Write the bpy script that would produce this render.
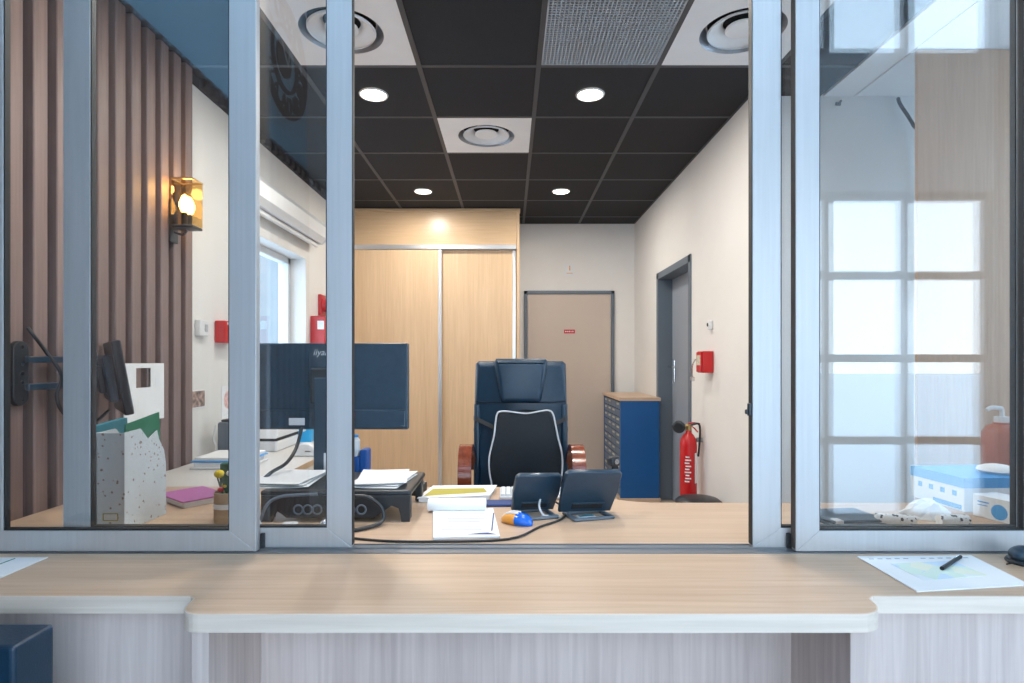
import bpy, bmesh, math, random
from mathutils import Vector, Matrix
random.seed(7)
S = bpy.context.scene
C = S.collection
for o in list(bpy.data.objects):
    bpy.data.objects.remove(o)
PI = math.pi

# ------------------------------------------------------------------ camera
F = 573.0            # focal length in pixels of the 1024 px wide frame
CZ = 1.25            # eye height
CX, CY = 510.0, 361.0
cd = bpy.data.cameras.new('camera'); cam = bpy.data.objects.new('camera', cd); C.objects.link(cam)
cd.sensor_width = 36.0; cd.sensor_fit = 'HORIZONTAL'; cd.lens = F / 1024 * 36.0
cd.shift_x = (512 - CX) / 1024; cd.shift_y = (CY - 341.5) / 1024
cd.clip_start = 0.02; cd.clip_end = 300
cam.location = (0, 0, CZ); cam.rotation_euler = (PI / 2, 0, 0)
S.camera = cam

# ------------------------------------------------------------------ view, world, daylight
S.view_settings.view_transform = 'Standard'; S.view_settings.look = 'None'
S.view_settings.gamma = 1.0; S.view_settings.use_curve_mapping = False
S.view_settings.exposure = 0.0
W = bpy.data.worlds.new('world'); S.world = W; W.use_nodes = True
nt = W.node_tree; nt.nodes.clear()
wo = nt.nodes.new('ShaderNodeOutputWorld'); bg = nt.nodes.new('ShaderNodeBackground')
tc = nt.nodes.new('ShaderNodeTexCoord'); sx = nt.nodes.new('ShaderNodeSeparateXYZ')
cr = nt.nodes.new('ShaderNodeValToRGB')
nt.links.new(tc.outputs['Generated'], sx.inputs[0]); nt.links.new(sx.outputs['Z'], cr.inputs[0])
cr.color_ramp.elements[0].position = 0.0; cr.color_ramp.elements[0].color = (0.80, 0.90, 1.0, 1)
cr.color_ramp.elements[1].position = 0.7; cr.color_ramp.elements[1].color = (0.48, 0.72, 1.0, 1)
nt.links.new(cr.outputs[0], bg.inputs[0]); bg.inputs[1].default_value = 5.7
nt.links.new(bg.outputs[0], wo.inputs[0])

def portal(loc, rot, sx_, sy_):
    l = bpy.data.lights.new('window_portal', 'AREA'); l.shape = 'RECTANGLE'; l.size = sx_; l.size_y = sy_
    l.cycles.is_portal = True
    o = bpy.data.objects.new('window_portal', l); C.objects.link(o); o.location = loc; o.rotation_euler = rot
portal((1.36, -1.16, 1.28), (PI / 2, 0, PI), 4.5, 2.5)      # lobby glazing, lower
portal((1.2, -1.16, 4.2), (PI / 2, 0, PI), 5.0, 1.3)        # lobby glazing, upper
portal((2.83, 2.4, 1.68), (PI / 2, 0, PI / 2), 1.48, 1.84)         # added unseen side window, daylight for the recess wall
portal((-1.66, 4.1, 1.5), (PI / 2, 0, -PI / 2), 1.1, 1.15)  # office window
DOWNLIGHT_W = 14.5

# ------------------------------------------------------------------ helpers
def px(x, y, Y):
    "world point seen at pixel x, y at depth Y"
    return Vector(((x - CX) * Y / F, Y, CZ - (y - CY) * Y / F))
def onz(x, y, z=0.74):
    Y = F * (CZ - z) / (y - CY)
    return Vector(((x - CX) * Y / F, Y, z))
def onx(x, y, X):
    Y = F * X / (x - CX)
    return Vector((X, Y, CZ - (y - CY) * Y / F))

class MB:
    def __init__(s): s.bm = bmesh.new(); s.smooth = False
    def box(s, lo, hi, bevel=0.0, seg=1, M=None):
        lo = Vector(lo); hi = Vector(hi)
        r = bmesh.ops.create_cube(s.bm, size=1.0)
        vs = r['verts']
        d = hi - lo; c = (hi + lo) / 2
        for v in vs: v.co = Vector((v.co.x * d.x, v.co.y * d.y, v.co.z * d.z)) + c
        if bevel > 0:
            es = list({e for v in vs for e in v.link_edges})
            r2 = bmesh.ops.bevel(s.bm, geom=es, offset=min(bevel, min(d) * 0.49), segments=seg, affect='EDGES', profile=0.5)
            vs = list({v for f in r2['faces'] for v in f.verts} | {v for v in vs if v.is_valid})
        if M is not None:
            for v in vs: v.co = M @ v.co
        return s
    def boxc(s, c, d, bevel=0.0, seg=1, M=None):
        c = Vector(c); d = Vector(d) / 2
        return s.box(c - d, c + d, bevel, seg, M)
    def lathe(s, prof, o=(0, 0, 0), seg=32, axis=(0, 0, 1), cap=True):
        o = Vector(o); q = Vector((0, 0, 1)).rotation_difference(Vector(axis).normalized())
        rings = []
        for r, h in prof:
            if r < 1e-6: rings.append([s.bm.verts.new(o + q @ Vector((0, 0, h)))])
            else: rings.append([s.bm.verts.new(o + q @ Vector((r * math.cos(2 * PI * k / seg), r * math.sin(2 * PI * k / seg), h))) for k in range(seg)])
        for a, b in zip(rings, rings[1:]):
            for k in range(seg):
                k2 = (k + 1) % seg
                if len(a) == 1 and len(b) == 1: continue
                if len(a) == 1: f = (a[0], b[k], b[k2])
                elif len(b) == 1: f = (a[k], a[k2], b[0])
                else: f = (a[k], a[k2], b[k2], b[k])
                try: s.bm.faces.new(f)
                except ValueError: pass
        if cap:
            for R in (rings[0], rings[-1]):
                if len(R) > 2:
                    try: s.bm.faces.new(R)
                    except ValueError: pass
        return s
    def cyl(s, a, b, r, r2=None, seg=16):
        a = Vector(a); b = Vector(b); r2 = r if r2 is None else r2
        return s.lathe([(r, 0), (r2, (b - a).length)], a, seg, b - a)
    def tube(s, pts, r, seg=8, closed=False, smooth=True):
        pts = [Vector(p) for p in pts]
        if smooth and len(pts) > 2: pts = spline(pts, closed)
        n = len(pts); rings = []; up = None
        for i, p in enumerate(pts):
            if closed: t = pts[(i + 1) % n] - pts[i - 1]
            else: t = pts[min(i + 1, n - 1)] - pts[max(i - 1, 0)]
            t.normalize()
            if up is None: up = Vector((0, 0, 1)) if abs(t.z) < 0.9 else Vector((1, 0, 0))
            u = (up - t * up.dot(t)).normalized(); v = t.cross(u); up = u
            rings.append([s.bm.verts.new(p + r * (u * math.cos(2 * PI * k / seg) + v * math.sin(2 * PI * k / seg))) for k in range(seg)])
        pr = list(zip(rings, rings[1:])) + ([(rings[-1], rings[0])] if closed else [])
        for a, b in pr:
            for k in range(seg): s.bm.faces.new((a[k], a[(k + 1) % seg], b[(k + 1) % seg], b[k]))
        if not closed:
            s.bm.faces.new(rings[0]); s.bm.faces.new(rings[-1])
        return s
    def band(s, pts, side, w, t, smooth=True):
        "flat ribbon of width w (along side) and thickness t swept along pts"
        pts = [Vector(p) for p in pts]
        if smooth: pts = spline(pts, False, 6)
        side = Vector(side).normalized(); rings = []
        for i, p in enumerate(pts):
            tt = (pts[min(i + 1, len(pts) - 1)] - pts[max(i - 1, 0)]).normalized(); n = tt.cross(side).normalized()
            rings.append([s.bm.verts.new(p + side * a * w / 2 + n * b * t / 2) for a, b in ((-1, -1), (1, -1), (1, 1), (-1, 1))])
        for a, b in zip(rings, rings[1:]):
            for k in range(4): s.bm.faces.new((a[k], a[(k + 1) % 4], b[(k + 1) % 4], b[k]))
        s.bm.faces.new(rings[0]); s.bm.faces.new(rings[-1])
        return s
    def prism(s, pts, o, u, v, n, bevel=0.0, seg=2):
        o, u, v, n = Vector(o), Vector(u), Vector(v), Vector(n)
        A = [s.bm.verts.new(o + u * a + v * b) for a, b in pts]
        B = [s.bm.verts.new(o + u * a + v * b + n) for a, b in pts]
        fs = [s.bm.faces.new(A), s.bm.faces.new(B)]
        k = len(pts)
        for i in range(k): s.bm.faces.new((A[i], A[(i + 1) % k], B[(i + 1) % k], B[i]))
        if bevel > 0:
            es = list(set(fs[0].edges) | set(fs[1].edges))
            bmesh.ops.bevel(s.bm, geom=es, offset=bevel, segments=seg, affect='EDGES', profile=0.5)
        return s
    def ball(s, c, r, sc=(1, 1, 1), sub=2):
        q = bmesh.ops.create_icosphere(s.bm, subdivisions=sub, radius=r)
        for v in q['verts']: v.co = Vector((v.co.x * sc[0], v.co.y * sc[1], v.co.z * sc[2])) + Vector(c)
        return s
    def sm(s): s.smooth = True; return s
    def mesh(s, name):
        bmesh.ops.recalc_face_normals(s.bm, faces=s.bm.faces[:])
        me = bpy.data.meshes.new(name); 
        if s.smooth:
            for f in s.bm.faces: f.smooth = True
            for e in s.bm.edges:
                if len(e.link_faces) == 2 and e.calc_face_angle(0) > 0.7: e.smooth = False
        s.bm.to_mesh(me); s.bm.free(); return me

def spline(pts, closed=False, k=5):
    n = len(pts); out = []
    rng = range(n) if closed else range(n - 1)
    for i in rng:
        if closed: p0, p1, p2, p3 = pts[i - 1], pts[i], pts[(i + 1) % n], pts[(i + 2) % n]
        else: p0, p1, p2, p3 = pts[max(i - 1, 0)], pts[i], pts[i + 1], pts[min(i + 2, n - 1)]
        for j in range(k):
            t = j / k
            out.append(0.5 * ((2 * p1) + (p2 - p0) * t + (2 * p0 - 5 * p1 + 4 * p2 - p3) * t * t + (3 * p1 - p0 - 3 * p2 + p3) * t ** 3))
    if not closed: out.append(pts[-1])
    return out

def link(name, me, mat, parent=None, loc=None):
    o = bpy.data.objects.new(name, me); C.objects.link(o)
    if mat is not None and not me.materials: me.materials.append(mat)
    if parent is not None: o.parent = parent
    if loc is not None: o.location = loc
    return o
def part(name, mb, mat, parent, label=None, loc=None):
    o = link(name, mb.mesh(name), mat, parent, loc)
    if label: o['label'] = label
    return o
def tag(o, label, cat, group=None):
    o['label'] = label; o['category'] = cat
    if group: o['group'] = group
    return o
def thing(name, label, cat, loc=(0, 0, 0), rz=0.0, group=None):
    o = bpy.data.objects.new(name, None); o.empty_display_size = 0.1; C.objects.link(o)
    o.location = loc; o.rotation_euler = (0, 0, rz)
    return tag(o, label, cat, group)
def single(name, mb, mat, label, cat, loc=(0, 0, 0), rz=0.0, group=None):
    o = link(name, mb.mesh(name), mat, None, loc); o.rotation_euler = (0, 0, rz)
    return tag(o, label, cat, group)
def struct(name, mb, mat, label=None):
    o = link(name, mb.mesh(name), mat) if mb else thing(name, '', '')
    if not mb:
        del o['label']; del o['category']
    o['kind'] = 'structure'
    if label: o['label'] = label
    return o
def copy_tree(o, parent=None, loc=None):
    c = o.copy(); C.objects.link(c)
    if parent is not None: c.parent = parent
    if loc is not None: c.location = loc
    for ch in list(o.children): copy_tree(ch, c)
    return c

def text_mesh(txt, size, depth=0.0004, shear=0.0):
    cu = bpy.data.curves.new('lettering', 'FONT'); cu.body = txt; cu.size = size; cu.extrude = depth
    cu.align_x = 'CENTER'; cu.align_y = 'CENTER'; cu.resolution_u = 3; cu.shear = shear
    o = bpy.data.objects.new('lettering', cu); C.objects.link(o)
    dg = bpy.context.evaluated_depsgraph_get()
    me = bpy.data.meshes.new_from_object(o.evaluated_get(dg)); me.name = 'lettering'
    bpy.data.objects.remove(o); me.materials.clear()
    return me

# ------------------------------------------------------------------ materials
def base(name, col, rough=0.5, metal=0.0, spec=0.5, coat=0.0):
    m = bpy.data.materials.new(name); m.use_nodes = True
    p = m.node_tree.nodes['Principled BSDF']
    p.inputs['Base Color'].default_value = (*col, 1); p.inputs['Roughness'].default_value = rough
    p.inputs['Metallic'].default_value = metal; p.inputs['Specular IOR Level'].default_value = spec
    p.inputs['Coat Weight'].default_value = coat
    return m
def mottled(name, col, rough=0.5, metal=0.0, spec=0.5, scale=8.0, amount=0.06, bump=0.0, bscale=200.0, stretch=(1, 1, 1), coat=0.0):
    m = base(name, col, rough, metal, spec, coat); t = m.node_tree; N = t.nodes; L = t.links; p = N['Principled BSDF']
    co = N.new('ShaderNodeTexCoord'); mp = N.new('ShaderNodeMapping'); mp.inputs['Scale'].default_value = stretch
    L.new(co.outputs['Object'], mp.inputs[0])
    n = N.new('ShaderNodeTexNoise'); n.inputs['Scale'].default_value = scale; n.inputs['Detail'].default_value = 5
    L.new(mp.outputs[0], n.inputs['Vector'])
    r = N.new('ShaderNodeValToRGB')
    r.color_ramp.elements[0].position = 0.3; r.color_ramp.elements[1].position = 0.7
    r.color_ramp.elements[0].color = (*[c * (1 - amount) for c in col], 1)
    r.color_ramp.elements[1].color = (*[min(1, c * (1 + amount)) for c in col], 1)
    L.new(n.outputs['Fac'], r.inputs[0]); L.new(r.outputs[0], p.inputs['Base Color'])
    if bump > 0:
        n2 = N.new('ShaderNodeTexNoise'); n2.inputs['Scale'].default_value = bscale; n2.inputs['Detail'].default_value = 3
        L.new(mp.outputs[0], n2.inputs['Vector'])
        b = N.new('ShaderNodeBump'); b.inputs['Strength'].default_value = bump; b.inputs['Distance'].default_value = 0.002
        L.new(n2.outputs['Fac'], b.inputs['Height']); L.new(b.outputs[0], p.inputs['Normal'])
    return m
def wood(name, c1, c2, axis='x', rough=0.45, fine=90.0, spec=0.4):
    m = base(name, c1, rough, 0, spec); t = m.node_tree; N = t.nodes; L = t.links; p = N['Principled BSDF']
    co = N.new('ShaderNodeTexCoord'); mp = N.new('ShaderNodeMapping')
    sc = {'x': (0.035, 1, 1), 'y': (1, 0.035, 1), 'z': (1, 1, 0.035)}[axis]
    mp.inputs['Scale'].default_value = sc
    L.new(co.outputs['Object'], mp.inputs[0])
    n = N.new('ShaderNodeTexNoise'); n.inputs['Scale'].default_value = fine; n.inputs['Detail'].default_value = 6; n.inputs['Distortion'].default_value = 0.6
    n2 = N.new('ShaderNodeTexNoise'); n2.inputs['Scale'].default_value = fine * 0.16; n2.inputs['Detail'].default_value = 3
    L.new(mp.outputs[0], n.inputs['Vector']); L.new(mp.outputs[0], n2.inputs['Vector'])
    ad = N.new('ShaderNodeMath'); ad.operation = 'MULTIPLY_ADD'; ad.inputs[1].default_value = 0.55
    L.new(n.outputs['Fac'], ad.inputs[0])
    m2 = N.new('ShaderNodeMath'); m2.operation = 'MULTIPLY'; m2.inputs[1].default_value = 0.45
    L.new(n2.outputs['Fac'], m2.inputs[0]); L.new(m2.outputs[0], ad.inputs[2])
    r = N.new('ShaderNodeValToRGB')
    r.color_ramp.elements[0].position = 0.36; r.color_ramp.elements[0].color = (*c2, 1)
    r.color_ramp.elements[1].position = 0.64; r.color_ramp.elements[1].color = (*c1, 1)
    L.new(ad.outputs[0], r.inputs[0]); L.new(r.outputs[0], p.inputs['Base Color'])
    b = N.new('ShaderNodeBump'); b.inputs['Strength'].default_value = 0.06; b.inputs['Distance'].default_value = 0.001
    L.new(n.outputs['Fac'], b.inputs['Height']); L.new(b.outputs[0], p.inputs['Normal'])
    return m
def emit(name, col, st):
    m = base(name, col, 0.5); p = m.node_tree.nodes['Principled BSDF']
    p.inputs['Emission Color'].default_value = (*col, 1); p.inputs['Emission Strength'].default_value = st
    return m
def glass(name, f0=0.07, tint=(0.98, 0.992, 0.995), rough=0.0):
    m = bpy.data.materials.new(name); m.use_nodes = True; t = m.node_tree; N = t.nodes; L = t.links; N.clear()
    out = N.new('ShaderNodeOutputMaterial'); mx = N.new('ShaderNodeMixShader')
    tr = N.new('ShaderNodeBsdfTransparent'); tr.inputs[0].default_value = (*tint, 1)
    gl = N.new('ShaderNodeBsdfGlossy'); gl.inputs['Roughness'].default_value = rough
    lw = N.new('ShaderNodeLayerWeight'); lw.inputs['Blend'].default_value = 0.5
    pw = N.new('ShaderNodeMath'); pw.operation = 'POWER'; pw.inputs[1].default_value = 5.0
    ma = N.new('ShaderNodeMath'); ma.operation = 'MULTIPLY_ADD'; ma.inputs[1].default_value = 0.9; ma.inputs[2].default_value = f0
    L.new(lw.outputs['Facing'], pw.inputs[0]); L.new(pw.outputs[0], ma.inputs[0])
    L.new(ma.outputs[0], mx.inputs[0]); L.new(tr.outputs[0], mx.inputs[1]); L.new(gl.outputs[0], mx.inputs[2])
    L.new(mx.outputs[0], out.inputs[0])
    return m
def speckle(name, col, dot, lo=0.075, hi=0.11, scale=55):
    m = base(name, col, 0.6); t = m.node_tree; N = t.nodes; L = t.links; p = N['Principled BSDF']
    co = N.new('ShaderNodeTexCoord'); v = N.new('ShaderNodeTexVoronoi'); v.inputs['Scale'].default_value = scale
    L.new(co.outputs['Object'], v.inputs['Vector'])
    nz = N.new('ShaderNodeTexNoise'); nz.inputs['Scale'].default_value = 40; L.new(co.outputs['Object'], nz.inputs['Vector'])
    mu = N.new('ShaderNodeMath'); mu.operation = 'MULTIPLY'; L.new(v.outputs['Distance'], mu.inputs[0]); L.new(nz.outputs['Fac'], mu.inputs[1])
    r = N.new('ShaderNodeValToRGB'); r.color_ramp.elements[0].position = lo; r.color_ramp.elements[1].position = hi
    r.color_ramp.elements[0].color = (*dot, 1); r.color_ramp.elements[1].color = (*col, 1)
    L.new(mu.outputs[0], r.inputs[0]); L.new(r.outputs[0], p.inputs['Base Color'])
    return m
def map_print(name):
    "pale printed plan in green, blue and buff patches on white paper"
    m = base(name, (0.8, 0.84, 0.88), 0.6); t = m.node_tree; N = t.nodes; L = t.links; p = N['Principled BSDF']
    co = N.new('ShaderNodeTexCoord'); v = N.new('ShaderNodeTexVoronoi'); v.inputs['Scale'].default_value = 22
    L.new(co.outputs['Object'], v.inputs['Vector'])
    r = N.new('ShaderNodeValToRGB'); r.color_ramp.interpolation = 'CONSTANT'
    cs = [(0.0, (0.62, 0.74, 0.66)), (0.3, (0.58, 0.70, 0.83)), (0.5, (0.72, 0.75, 0.62)), (0.62, (0.54, 0.66, 0.80)), (0.8, (0.72, 0.78, 0.80))]
    e = r.color_ramp.elements
    e[0].position = 0; e[0].color = (*cs[0][1], 1); e[1].position = cs[1][0]; e[1].color = (*cs[1][1], 1)
    for q, c in cs[2:]:
        k = e.new(q); k.color = (*c, 1)
    L.new(v.outputs['Color'], r.inputs[0]); L.new(r.outputs[0], p.inputs['Base Color'])
    return m

M = {}
M['beech_top'] = wood('beech_counter', (0.60, 0.435, 0.31), (0.49, 0.335, 0.225), 'x', 0.38)
M['beech_desk'] = wood('beech_desk', (0.60, 0.435, 0.31), (0.51, 0.355, 0.245), 'x', 0.4)
M['beech_door'] = wood('beech_door', (0.66, 0.47, 0.295), (0.57, 0.39, 0.235), 'z', 0.4)
M['beech_fascia'] = wood('beech_fascia', (0.63, 0.44, 0.275), (0.54, 0.37, 0.215), 'x', 0.3)
M['beech_panel'] = wood('beech_tall_panel', (0.60, 0.41, 0.28), (0.50, 0.33, 0.22), 'z', 0.45)
M['pale_edge'] = wood('pale_edge_band', (0.74, 0.64, 0.55), (0.63, 0.535, 0.45), 'x', 0.45)
M['pale_front'] = wood('pale_front_panel', (0.64, 0.54, 0.50), (0.46, 0.375, 0.345), 'z', 0.5, 60)
M['walnut'] = wood('walnut_slat', (0.26, 0.18, 0.158), (0.165, 0.115, 0.105), 'z', 0.5, 60)
M['slat_reflection'] = mottled('dark_slat_reflection', (0.02, 0.018, 0.02), 0.8)
M['wall'] = mottled('white_wall_paint', (0.74, 0.72, 0.69), 0.7, scale=3, amount=0.02, bump=0.05, bscale=300)
M['recess'] = mottled('daylit_recess_wall', (0.80, 0.825, 0.835), 0.7, scale=3, amount=0.02, bump=0.05, bscale=300)  # wall white lightened and cooled to carry the recess daylight in its colour
M['lobby_wall'] = mottled('lobby_wall_paint', (0.76, 0.77, 0.78), 0.7, scale=3, amount=0.02, bump=0.05, bscale=300)
M['lobby_skylit'] = mottled('skylit_lobby_wall', (0.42, 0.74, 0.94), 0.7, scale=3, amount=0.02)  # blue daylight on the upper lobby wall put into its colour
M['plaster'] = mottled('white_ceiling_plaster', (0.76, 0.77, 0.78), 0.8, scale=4, amount=0.02)
M['floor'] = mottled('beige_floor_vinyl', (0.48, 0.40, 0.33), 0.4, scale=20, amount=0.08)
M['lobby_floor'] = mottled('grey_lobby_tiles', (0.42, 0.42, 0.43), 0.35, scale=9, amount=0.06)
M['tile_black'] = mottled('black_ceiling_tile', (0.009, 0.0105, 0.0145), 0.85, scale=120, amount=0.25, bump=0.1)
M['grid'] = base('dark_grey_ceiling_runner', (0.046, 0.05, 0.058), 0.5)
M['void'] = base('dark_plenum', (0.01, 0.01, 0.012), 0.9)
M['alu'] = mottled('brushed_aluminium', (0.47, 0.475, 0.485), 0.42, 0.4, scale=3, amount=0.04, stretch=(40, 40, 1))
M['alu_dark'] = mottled('grey_track_aluminium', (0.22, 0.23, 0.245), 0.45, 0.6, scale=3, amount=0.04)
M['brush'] = base('brown_brush_seal', (0.11, 0.085, 0.07), 0.8)
M['alu_bar'] = mottled('satin_aluminium_trim', (0.66, 0.67, 0.69), 0.3, 0.8, scale=4, amount=0.04)
M['gasket'] = base('black_rubber_gasket', (0.012, 0.012, 0.013), 0.6)
M['glass'] = glass('sash_glass', 0.064)
M['clear'] = glass('window_glass', 0.03)
M['white_metal'] = mottled('white_painted_metal', (0.72, 0.73, 0.74), 0.4, scale=6, amount=0.03)
M['grey_metal'] = mottled('grey_metal_ring', (0.30, 0.31, 0.33), 0.35, 0.6, scale=5)
M['grille'] = base('pale_grey_grille', (0.42, 0.46, 0.50), 0.4, 0.3)
M['lamp'] = emit('downlight_glow', (1.0, 0.90, 0.76), 22.0)
M['bulb'] = emit('amber_bulb_glow', (1.0, 0.66, 0.30), 14.0)
M['amber_glass'] = glass('amber_lamp_glass', 0.025, (1.0, 0.88, 0.66))
M['black_plastic'] = mottled('black_plastic', (0.016, 0.02, 0.025), 0.38, scale=40, amount=0.1)
M['dark_plastic'] = mottled('blue_tinted_dark_plastic', (0.018, 0.042, 0.07), 0.3, scale=40, amount=0.1)  # bluish lobby daylight mixed into the dark plastic base colour
M['leather'] = mottled('black_leather', (0.006, 0.028, 0.056), 0.36, spec=0.5, scale=30, amount=0.12, bump=0.25, bscale=260)  # black leather with the lobby's blue light mixed into the base colour
M['fabric'] = mottled('black_mesh_fabric', (0.005, 0.010, 0.016), 0.75, scale=80, amount=0.2, bump=0.2, bscale=500)
M['piping'] = base('pale_grey_piping', (0.6, 0.62, 0.65), 0.6)
M['mahogany'] = wood('reddish_armrest_wood', (0.22, 0.045, 0.018), (0.12, 0.024, 0.010), 'y', 0.2, 60, 0.6)
M['door_beige'] = mottled('beige_door_leaf', (0.54, 0.45, 0.38), 0.5, scale=3, amount=0.02)
M['door_grey'] = mottled('blue_grey_door_leaf', (0.27, 0.30, 0.345), 0.45, scale=3, amount=0.03)
M['frame_grey'] = mottled('slate_grey_frame', (0.12, 0.15, 0.185), 0.45, scale=3, amount=0.03)
M['blue'] = mottled('blue_cabinet_panel', (0.002, 0.085, 0.27), 0.45, scale=5, amount=0.04)
M['blue_drawer'] = mottled('slate_blue_drawer', (0.085, 0.13, 0.20), 0.45, scale=9, amount=0.08)
M['tag_paper'] = mottled('drawer_label_paper', (0.55, 0.52, 0.40), 0.6, scale=60, amount=0.3)
M['red'] = mottled('red_enamel', (0.50, 0.010, 0.012), 0.3, scale=6, amount=0.05)
M['chrome'] = base('chrome', (0.7, 0.71, 0.73), 0.18, 1.0)
M['brass'] = base('brass_valve', (0.55, 0.40, 0.18), 0.3, 1.0)
M['paper'] = mottled('white_paper', (0.80, 0.81, 0.82), 0.65, scale=5, amount=0.02)
M['ink'] = base('grey_print', (0.30, 0.33, 0.38), 0.7)
M['olive'] = base('olive_yellow_print', (0.42, 0.36, 0.05), 0.6)
M['navy'] = mottled('navy_pad', (0.02, 0.05, 0.18), 0.6)
M['cyan'] = mottled('bright_cyan_carton', (0.02, 0.36, 0.72), 0.45, scale=8, amount=0.05)
M['royal'] = mottled('royal_blue_pack', (0.01, 0.09, 0.35), 0.4, scale=8, amount=0.1)
M['carton_blue'] = mottled('mid_blue_carton', (0.05, 0.30, 0.66), 0.45, scale=8, amount=0.05)
M['carton_white'] = mottled('white_carton', (0.74, 0.77, 0.80), 0.5, scale=8, amount=0.03)
M['green'] = mottled('green_card_folder', (0.015, 0.20, 0.11), 0.5, scale=5, amount=0.06)
M['teal'] = mottled('teal_card_folder', (0.03, 0.25, 0.33), 0.5, scale=5, amount=0.06)
M['pink'] = mottled('purple_pink_cover', (0.42, 0.12, 0.36), 0.5, scale=5, amount=0.06)
M['white_lam'] = mottled('off_white_laminate', (0.60, 0.58, 0.56), 0.4, scale=6, amount=0.02)
M['kraft'] = mottled('kraft_paper', (0.48, 0.34, 0.21), 0.8, scale=20, amount=0.1)
M['yellow'] = mottled('yellow_petals', (0.75, 0.55, 0.02), 0.7, scale=60, amount=0.2)
M['leafgreen'] = mottled('dark_green_leaf', (0.02, 0.10, 0.04), 0.6)
M['white_plastic'] = mottled('white_plastic', (0.70, 0.71, 0.72), 0.4, scale=8, amount=0.02)
M['key_grey'] = base('keyboard_gap_grey', (0.42, 0.44, 0.46), 0.5)
M['speckle'] = speckle('terrazzo_print_card', (0.66, 0.74, 0.80), (0.34, 0.27, 0.24))
M['dotty'] = speckle('black_dotted_white_print', (0.80, 0.83, 0.86), (0.02, 0.02, 0.03), .14, .17, 75)
M['tissue'] = mottled('white_tissue', (0.86, 0.88, 0.90), 0.9, scale=30, amount=0.02)
M['map'] = map_print('printed_plan')
M['terracotta'] = mottled('reddish_brown_plastic', (0.42, 0.16, 0.11), 0.4, scale=8, amount=0.1)
M['orange'] = base('orange_print', (0.75, 0.32, 0.05), 0.45)
M['mouse_blue'] = mottled('vivid_blue_gloss', (0.01, 0.13, 0.62), 0.2, scale=30, amount=0.15)
M['photo_a'] = mottled('postcard_print', (0.28, 0.20, 0.17), 0.4, scale=45, amount=0.9)
M['photo_b'] = mottled('pink_sketch_print', (0.72, 0.45, 0.42), 0.5, scale=50, amount=0.3)
M['ext_wall'] = mottled('outside_render', (0.20, 0.21, 0.215), 0.8, scale=2, amount=0.04)
M['ext_glass'] = base('outside_window_glass', (0.16, 0.22, 0.30), 0.15)
M['asphalt'] = mottled('pale_outside_paving', (0.82, 0.82, 0.82), 0.9)

# ------------------------------------------------------------------ setting: office shell
H = 2.73                         # office ceiling
XL, XR, YB = -1.64, 1.344, 6.18  # left wall, right wall, back wall
YF, YR = 1.62, 3.2               # partition, recess wall

struct('floor', MB().box((XL - .15, 1.5, -.1), (2.95, YB + .15, 0)), M['floor'])
struct('floor_lobby', MB().box((-1.65, -1.3, -.1), (5.15, 1.5, -.001)), M['lobby_floor'])
# left wall with its window opening
WY0, WY1, WZ0, WZ1 = 3.50, 4.60, 0.95, 2.07
wl = struct('wall_left', MB().box((XL - .22, 1.62, 0), (XL, WY0, 2.95)).box((XL - .22, WY1, 0), (XL, YB + .15, 2.95))
       .box((XL - .22, WY0, 0), (XL, WY1, WZ0)).box((XL - .22, WY0, WZ1), (XL, WY1, 2.95)), M['wall'])
part('slat_backing', MB().box((XL, 1.622, 0), (XL + .008, 2.878, H - .005)), M['walnut'], wl)
sm_ = MB().box((0, -.03, .0), (.04, .03, H - .012), .003).mesh('slat'); sm_.materials.append(M['walnut'])
y = 1.636
link('slat', sm_, None, wl, (XL + .008, 1.656, 0)); y = 1.725
while y < 2.88:
    o = link('slat', sm_, None, wl, (XL + .008, y + .02, 0)); y += .1
# dark toothed strip at the ceiling, shaped to imitate reflected lobby slat tops
t = struct('reflection_trim_1', MB().box((XL, 2.885, H - .05), (XL + .012, 6.17, H - .002)), M['slat_reflection'])
tm = MB().box((0, -.03, H - .05), (.03, .03, H - .003), .004).mesh('reflection_tooth'); tm.materials.append(M['slat_reflection'])
for i in range(25): link('reflection_tooth', tm, None, t, (XL + .012, 3.03 + i * .1, 0))

struct('wall_back', MB().box((XL - .22, YB, 0), (XR + .15, YB + .15, 2.95)), M['wall'])
DY0, DY1, DZ = 4.24, 5.22, 2.045
struct('wall_right', MB().box((XR, YR, 0), (XR + .16, DY0, 2.95)).box((XR, DY1, 0), (XR + .16, YB, 2.95)).box((XR, DY0, DZ), (XR + .16, DY1, 2.95)), M['wall'])
struct('wall_recess', MB().box((XR + .16, YR, 0), (2.95, YR + .16, 2.95)), M['recess'])
struct('wall_side', MB().box((2.8, 1.62, 0), (2.95, 1.66, 2.95)).box((2.8, 3.14, 0), (2.95, YR, 2.95)).box((2.8, 1.66, 0), (2.95, 3.14, .76)).box((2.8, 1.66, 2.6), (2.95, 3.14, 2.95)), M['wall'])
w8 = struct('added_window_8', None, None)  # added window, never in view, to bring daylight onto the recess wall
part('window_frame', MB().box((2.86, 1.66, .76), (2.91, 1.71, 2.6)).box((2.86, 3.09, .76), (2.91, 3.14, 2.6)).box((2.86, 1.71, .76), (2.91, 3.09, .81)).box((2.86, 1.71, 2.55), (2.91, 3.09, 2.6)), M['white_plastic'], w8)
part('pane', MB().box((2.882, 1.71, .81), (2.888, 3.09, 2.55)), M['clear'], w8)
struct('wall_panel', MB().box((1.926, 2.71, 0), (2.55, 2.728, H - .004), .002), M['beech_panel'], 'beech veneered full-height panel')

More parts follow.
